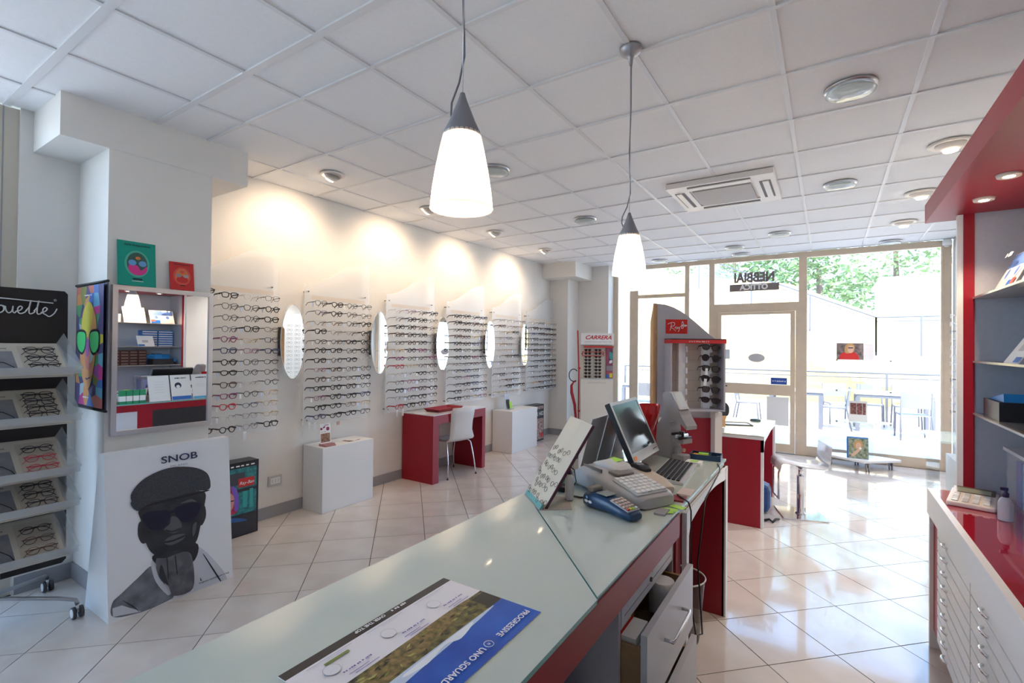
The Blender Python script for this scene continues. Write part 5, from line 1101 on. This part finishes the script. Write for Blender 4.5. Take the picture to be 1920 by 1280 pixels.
for y in (3.05, 2.68):
    MB().lathe([(.018, 2.252), (.036, 2.250), (.040, 2.262), (.018, 2.262)], 20, c=(.60, y, 0)).build('spot_ring', BEIGER, cp)
    MB().lathe([(.0005, 2.249), (.018, 2.251), (.02, 2.256)], 16, c=(.60, y, 0), cap=False).build('spot_lens', mat('spot_glow', (1, .9, .7), .4, emit=(1, .8, .5), estr=6), cp)
    lamp('canopy_spot', 'SPOT', (.60, y, 2.24), 2.5, WARM, .03, 110, cp)
def lean(lab, name, x_, y_, z_, w_, h_, pr, m=PAPER, ln_=.10):
    t = thing(name, lab, 'leaflet', (x_, y_, z_)); F = frame((0, 0, 0), (0, -1, 0), (ln_, 0, h_)); b = MB(); b.X = F; b.box(-w_/2, w_/2, 0, h_, -.003, 0); b.build('card', m, t); art('print', t, F, pr(w_, h_)); return t
EYB = mat('eye_blue', (.12, .22, .55), .4); SKT = mat('skin_tint', (.80, .66, .66), .5)
lean('blue and pink brochure with a pair of eyes leaning on the top glass shelf', 'brochure', .67, 3.13, 1.834, .30, .21, lambda W, h: [(SKT, rect(-W*.48, W*.48, .004, h*.98)), (EYB, rect(-W*.48, W*.48, h*.62, h*.98)), (PAPER, ell(-.07, .10, .05, .03)), (EYB, ell(-.07, .10, .022, .026)), (PAPER, ell(.07, .10, .05, .03)), (EYB, ell(.07, .10, .022, .026)), (BLUE, rect(W*.1, W*.48, .004, h*.26)), (mat('coral_print'), rect(W*.3, W*.48, .03, .06))])
marks(.12, .03, PAPER, bpy.data.objects['brochure'], frame((.062, 0, .17), (0, -1, 0), (.10, 0, .21)) @ Matrix.Translation((-.04, 0, .022)))
lean('white brochure with blue stripe beside the eye brochure on the top glass shelf', 'brochure', .68, 2.80, 1.834, .26, .24, lambda W, h: [(CYAN, rect(-W*.48, W*.48, h*.72, h*.80)), (mat('blush_print', (.85, .72, .72), .5), rect(-W*.48, W*.48, h*.2, h*.5))])
lean('white card with small sketch and blue corner on the second glass shelf', 'brochure', .66, 2.93, 1.51, .20, .17, lambda W, h: [(mat('grey_line'), rect(-.03, .04, .06, .10)), (BLUE, rect(W*.1, W*.48, .003, .03))])
bxk = thing('black_file_tray', 'black tray with a bright blue folder on the third glass shelf', 'tray', (.70, 3.16, 1.247)); bx('tray_body', BLACK, bxk, -.06, .12, -.16, .10, 0, .085)
b = MB(); b.X = Matrix.Rotation(R(-9), 4, 'X'); b.box(-.04, .115, -.15, .13, .06, .10); b.build('blue_folder', mat('folder_blue', (.02, .24, .60), .4), bxk)
for i in range(7):
    for j in range(2):
        cb_ = thing('lens_carton', f'flat blue lens carton, {("lowest", "second up", "third up", "fourth up", "fifth up", "sixth up", "topmost")[i]} in the stack {("beside", "farther from")[j]} the red post', 'carton', (.93, 3.24-.2*j, 1.51+.033*i), 0, 'blue lens cartons'); bx('carton', BLUE, cb_, -.07, .07, -.095, .095, 0, .032); bx('label', PAPER, cb_, -.0712, -.07, -.09, .09, .004, .018)
for i in range(5):
    for j in range(4):
        bb = thing('brown_carton', f'brown carton, {("lowest", "second", "third", "fourth", "uppermost")[i]} in stack {("next to the blue boxes", "second from the blue boxes", "third from the blue boxes", "farthest from the blue boxes")[j]} on the third shelf', 'carton', (.90, 2.945-.105*j, 1.247+.041*i), 0, 'brown cartons'); bx('carton', mat('brown_carton', (.10, .035, .03), .5, noise=.3), bb, -.07, .07, -.05, .05, 0, .04); bx('label', mat('tan_label', (.40, .25, .2), .5), bb, -.0708, -.07, -.04, .04, .01, .02)
for j in range(3):
    bb = thing('blue_bin', f'bright blue storage box, {NUM[j]} from the red post, on the third shelf', 'box', (.92, 3.25-.1*j, 1.247), 0, 'blue storage boxes'); bx('box', mat('folder_blue'), bb, -.06, .06, -.047, .047, 0, .14+.012*(j % 2)); bx('label', PAPER, bb, -.0612, -.06, -.03, .03, .0, .012)
simple('white_carton', 'plain white carton on the top glass shelf', 'carton', PAPER, .76, .95, 2.55, 2.66, 1.834, 1.95)
# on the red top
ca = thing('desk_calculator', 'cream desk calculator with dark display on the red cabinet top', 'calculator', (.585, 3.17, .83), R(-14))
b = MB(); b.X = Matrix.Rotation(R(3), 4, 'X'); b.box(-.085, .085, -.13, .13, .008, .03, .006); b.build('body', mat('cream_plastic', (.80, .72, .66), .4), ca)
b = MB(); b.X = Matrix.Rotation(R(3), 4, 'X') @ Matrix.Translation((0, .08, .03)) @ Matrix.Rotation(R(18), 4, 'X'); b.box(-.075, .075, -.028, .03, -.004, .008); b.build('display', mat('lcd_dark', (.12, .09, .07), .3), ca)
b = MB(); b.X = Matrix.Rotation(R(3), 4, 'X') @ Matrix.Translation((0, .08, .03)) @ Matrix.Rotation(R(18), 4, 'X'); b.box(-.06, .06, -.017, .018, .008, .009); b.build('lcd', mat('lcd_green', (.30, .32, .24), .3), ca)
for i in range(4):
    for j in range(5):
        b = MB(); b.X = Matrix.Rotation(R(3), 4, 'X'); b.box(-.068+.036*i, -.044+.036*i, -.115+.031*j, -.093+.031*j, .03, .037, .003); b.build('key', LGREY if (i+j) % 3 else WHITE, ca)
bx('rear_foot', RUBBER, ca, -.07, .07, .09, .11, 0, .014)
sb = thing('cleaner_bottle', 'clear spray bottle with dark pump on the red cabinet top', 'bottle', (.645, 2.93, .83)); MB().lathe([(.024, .001), (.026, .006), (.026, .075), (.018, .095), (.010, .102)], 20).build('bottle_body', mat('bottle_clear', (.80, .80, .84), .1, alpha=.6), sb); MB().lathe([(.011, .10), (.013, .118), (.007, .122), (.007, .134)], 14).box(-.018, .008, -.006, .006, .13, .142).build('pump', mat('dark_violet'), sb)
ab = thing('acrylic_case', 'clear lidded acrylic case with blue and violet packets on the red cabinet top', 'case', (.85, 3.10, .83))
b = MB()
for a in ((-.12, -.115, -.2, .2), (.115, .12, -.2, .2), (-.115, .115, -.2, -.195), (-.115, .115, .195, .2)): b.box(*a, .0, .25)
b.build('walls', ACRYL2, ab); bx('lid', mat('milky_acrylic'), ab, -.13, .13, -.21, .21, .25, .265)
for k in range(4): bx('packet', [mat('packet_violet', (.12, .05, .40), .4, col2=(.03, .15, .55), nscale=12), BLUE, CYAN, mat('packet_violet')][k], ab, -.095, .10, -.18+.09*k, -.11+.09*k, .002, .21)
# glass-topped side table by the right wall
gt = thing('glass_side_table', 'white side table with clear glass top and glass legs near the window', 'side table', (1.08, 6.0, 0))
bx('plinth', WHITE, gt, -.12, .24, -.25, .25, .001, .57); bx('glass_top', SHG, gt, -.29, .25, -.35, .35, .745, .765); bx('glass_leg', CLEAR, gt, -.26, -.25, -.33, .33, .001, .745); bx('glass_leg', CLEAR, gt, .0, .01, -.25, .25, .57, .745)
bx('glass_edge', GEDGE, gt, -.11, .25, -.352, -.35, .735, .765); bx('edge_strip', GEDGE, gt, -.11, .05, -.352, -.35, .705, .735)
# panels on the right wall
pn = thing('display_panel', 'acrylic glasses panel on the wall beside the shop window', 'display panel', (XR-.07, 6.60, 0)); bx('acrylic_sheet', ACRYL, pn, -.006, 0, 0, .75, .80, 2.2)
pg = MB()
for yy in (.045, .70):
    for zz in (.85, 2.12): MB().cyl((-.014, yy, zz), (.07, yy, zz), .006, 10).build('standoff_bolt', mat('bolt_dark'), pn)
for r in range(13):
    z = 1.945-.0888*r
    eyeglasses((XR-.2135, 7.17, z), PI, random.choice(['grey', 'clear', 'clear']), 'panto', 'thin', f'thin-rimmed spectacles, {ORD[r]} row, on the wall panel beside the shop window', 'spectacles beside the shop window')
pn2 = thing('display_panel', 'acrylic glasses panel on the far wall, seen in the oval mirror', 'display panel', (XR-.07, 5.7, 0)); bx('acrylic_sheet', ACRYL, pn2, -.006, 0, 0, .75, .80, 2.2)
for yy in (.045, .70): MB().cyl((-.014, yy, 2.1), (.07, yy, 2.1), .006, 10).build('standoff_bolt', mat('bolt_dark'), pn2)
sg_ = MB()
for r in range(13):
    for c in range(4):
        for s_ in (-1, 1):
            sg_.tube([(-.05, .09+.178*c+y, 1.945-.0888*r+z) for y, z in rimpts('panto', s_)[::2]], .0016, 4, True)
        sg_.box(-.05, -.004, .088+.178*c, .092+.178*c, 1.95-.0888*r, 1.955-.0888*r)
o = sg_.build('spectacle_rows', FR['black'], pn2); o['kind'] = 'stuff'

# ================================================================== OUTSIDE
PAVE = mat('terrace_paving', (.62, .57, .54), .35, noise=.08, nscale=2)
tf = struct(bx('ground', PAVE, None, -14, 14, YW+.07, 40, -.2, -.02)); struct(bx('ground', PAVE, None, -14, XL-.2, -12, YW+.07, -.2, -.02))
YWL = mat('yellow_render', (.80, .57, .26), .8, noise=.05, nscale=1.5); WRN = mat('white_render', (.85, .83, .78), .8, noise=.03)
tag(bx('retaining_wall', YWL, None, -5.55, 2.4, 17.2, 17.6, -.02, 2.2), 'long yellow rendered wall across the terrace', 'wall')
tag(MB().prism([(-5.55, 2.2), (2.0, 2.2), (-1.0, 3.6), (-5.55, 4.33)], 17.5, 17.9, 'y').build('stepped_wall', YWL), 'sloping yellow rendered wall above the stairs', 'wall')
sr = thing('outdoor_stairs', 'white outdoor staircase with sloping slab rising behind the terrace', 'stairs', (0, 0, 0))
b = MB(); b.prism([(-3.2, 3.30), (1.0, 1.42), (4.0, 1.42), (4.0, 1.25), (.95, 1.25), (-3.2, 3.0)], 15.0, 16.6, 'y'); b.build('slab', WRN, sr)
ST = takemesh(MB().box(0, .30, 15.0, 16.6, 0, .07).build('step', WRN))
for k in range(13): inst(ST, 'step', sr, Matrix.Translation((.75-.31*k, 0, 1.44+.139*k)))
MB().box(2.0, 4.0, 15.0, 16.6, -.02, 1.26).build('landing_wall', mat('cream_render', (.82, .72, .52), .8), sr)
RLM = mat('rail_grey', (.10, .10, .11), .5)
def railing(name, lab, pts, h, n):
    t = thing(name, lab, 'railing', (0, 0, 0)); MB().tube([(p[0], p[1], p[2]+h) for p in pts], .022, 6).build('top_rail', RLM, t); MB().tube([(p[0], p[1], p[2]+h-.10) for p in pts], .012, 6).build('lower_rail', RLM, t)
    for a, c in zip(pts, pts[1:]):
        a, c = Vector(a), Vector(c)
        for k in range(n+1):
            p = a.lerp(c, k/n); MB().box(p.x-.02, p.x+.02, p.y-.02, p.y+.02, p.z, p.z+h).build('post', RLM, t)
        MB().poly([a+Vector((0, .03, .1)), c+Vector((0, .03, .1)), c+Vector((0, .03, h-.12)), a+Vector((0, .03, h-.12))]).build('glass_panel', CLEAR, t)
railing('stair_railing', 'glass and steel railing along the white outdoor stairs', [(-3.2, 15.02, 3.30), (1.0, 15.02, 1.42), (3.6, 15.02, 1.42)], .95, 3)
railing('terrace_railing', 'long glass and steel railing at the terrace edge', [(-7, 13, -.02), (-2.4, 13, -.02), (4.5, 13, -.02)], 1.08, 4)
hs = thing('white_building', 'white house with louvred panel and windows beyond the stairs', 'building', (0, 0, 0))
bx('walls', WRN, hs, 1.55, 6.5, 20.5, 24, -.02, 3.85); bx('roof_slab', WRN, hs, 1.45, 6.6, 20.4, 24.1, 3.85, 4.0)
for k in range(14): bx('louvre', WHITE, hs, 2.0+.12*k, 2.09+.12*k, 20.46, 20.5, 2.75, 3.7)
for x0 in (2.0, 3.2):
    wn = bx('window', mat('grey_window', (.35, .37, .38), .2), hs, x0, x0+1.0, 20.46, 20.5, .9, 2.6); bx('pane', mat('pale_pane', (.5, .54, .55), .1), wn, x0+.06, x0+.94, 20.44, 20.46, 1.8, 2.5)
h2 = thing('cream_building', 'cream building with posts and openings beyond the side window', 'building', (0, 0, 0))
bx('walls', WRN, h2, -14, -5.6, 16, 20, -.02, 5.0); bx('wall_band', YWL, h2, -14, -5.6, 15.9, 16, 2.3, 2.9)
for x0 in (-12, -10, -8, -6.8): bx('window', mat('grey_window'), h2, x0, x0+.9, 15.95, 16, .9, 2.1)
for x0 in (-5.2, -4.4): tag(bx('pergola_post', mat('cream_post'), None, x0, x0+.16, 11.5, 11.66, -.02, 2.7), ('outer' if x0 < -5 else 'inner')+' cream pergola post on the terrace', 'post', 'pergola posts')
# trees
LEAFB = [mat('leaf_green', (.13, .21, .07), .6), mat('leaf_light_green', (.18, .27, .10), .6), mat('leaf_dark_green', (.09, .16, .06), .6)]
def tree(x_, y_, h, r, k, lab):
    t = thing('tree', lab, 'tree', (x_, y_, -.02), 0, 'trees beyond the terrace')
    MB().tube([(0, 0, 0), (.1, 0, h*.35), (0, .1, h*.7)], [.22, .16, .07], 8).build('trunk', mat('bark', (.16, .11, .08), .9), t)
    b = MB(); rnd = random.Random(int(x_*100+y_))
    blobs = [(rnd.uniform(-r, r)*.7, rnd.uniform(-r, r)*.5, h*.25+rnd.random()*h*.75, r*rnd.uniform(.3, .55)) for _ in range(16)]
    for _ in range(3200 if r > 2 else 1400):
        c = rnd.choice(blobs); d = Vector((rnd.gauss(0, 1), rnd.gauss(0, 1), rnd.gauss(0, 1))).normalized()*c[3]*rnd.uniform(.55, 1.05)
        p = Vector(c[:3])+d; s_ = rnd.uniform(.10, .25)*(1 if r > 2 else .6); u = Vector((rnd.gauss(0, 1), rnd.gauss(0, 1), rnd.gauss(0, .6))).normalized(); v = u.cross(Vector((rnd.gauss(0, 1), rnd.gauss(0, 1), 1))).normalized()
        b.poly([p-u*s_, p+v*s_*.45, p+u*s_, p-v*s_*.45])
    b.build('foliage', LEAFB[k], t)['kind'] = 'stuff'
for i, (x_, y_, h, r) in enumerate(((-1.0, 28.2, 11, 3.5), (3.3, 36.5, 15, 3.9), (8.0, 28.5, 11, 3.5), (-5.5, 36.5, 14, 3.6), (-10, 28, 10, 3.4), (12.4, 36.5, 13, 3.6), (-.3, 20.9, 6.6, 1.25), (-3.8, 21, 6.0, 1.3))):
    tree(x_, y_, h, r, i % 3, ['leafy tree behind the yellow wall', 'tall tree rising behind the stair landing', 'broad tree over the white house', 'dense tree beyond the yellow wall end', 'tree beside the cream building', 'tree beyond the white house', 'smaller tree just behind the stairs', 'small tree at the top of the stairs'][i])
# terrace furniture
SLG = mat('grey_sling', (.20, .185, .18), .6); ALU = mat('grey_alu', (.13, .13, .15), .45)
def tchair(x_, y_, rz, lab):
    t = thing('terrace_chair', lab, 'chair', (x_, y_, -.02), rz, 'grey terrace chairs')
    for sx in (-1, 1):
        MB().tube([(sx*.22, -.24, 0), (sx*.21, -.20, .44), (sx*.21, .18, .43)], .014, 6).build('leg', ALU, t); MB().tube([(sx*.23, .27, 0), (sx*.215, .19, .44), (sx*.215, .25, .84)], .014, 6).build('leg', ALU, t)
    MB().box(-.21, .21, -.22, .20, .425, .44).build('seat', mat('seat_blue_grey', (.24, .26, .31), .5), t)
    b = MB(); b.X = Matrix.Translation((0, .205, .56)) @ Matrix.Rotation(R(-8), 4, 'X'); b.box(-.21, .21, -.006, .006, 0, .28); b.build('backrest', SLG, t)
def ttable(x_, y_, w_, d_, lab):
    t = thing('terrace_table', lab, 'table', (x_, y_, -.02)); bx('table_top', mat('table_white', (.74, .74, .78), .35), t, -w_/2, w_/2, -d_/2, d_/2, .72, .75)
    MB().box(-w_/2+.02, w_/2-.02, -d_/2+.02, d_/2-.02, .66, .72).build('apron', ALU, t)
    for sx in (-1, 1):
        for sy in (-1, 1): bx('leg', ALU, t, sx*(w_/2-.04)-.035, sx*(w_/2-.04)+.035, sy*(d_/2-.04)-.035, sy*(d_/2-.04)+.035, 0, .66)
ttable(1.05, 12.0, 1.2, .8, 'pale terrace table seen through the large window'); ttable(-.55, 11.75, .95, .75, 'pale terrace table behind the glazed door'); ttable(-3.6, 11.2, .8, .8, 'pale terrace table beyond the side window')
for x_, y_, rz, lab in ((1.28, 11.2, PI+.1, 'chair with its back to the large window'), (.75, 12.75, 0, 'chair on the far side of the large-window table'), (1.35, 12.75, 0, 'second chair on the far side of the large-window table'), (.12, 11.7, -PI/2, 'chair side-on at the table behind the door'), (-1.45, 11.6, PI/2, 'chair seen through the door glass'), (-3.35, 10.4, PI, 'chair with its back to the side window'), (-2.9, 11.3, -PI/2, 'chair half hidden by the sunglasses tower'), (.18, 12.62, .3, 'chair between the two terrace tables')):
    tchair(x_, y_, rz, 'grey sling terrace '+lab)
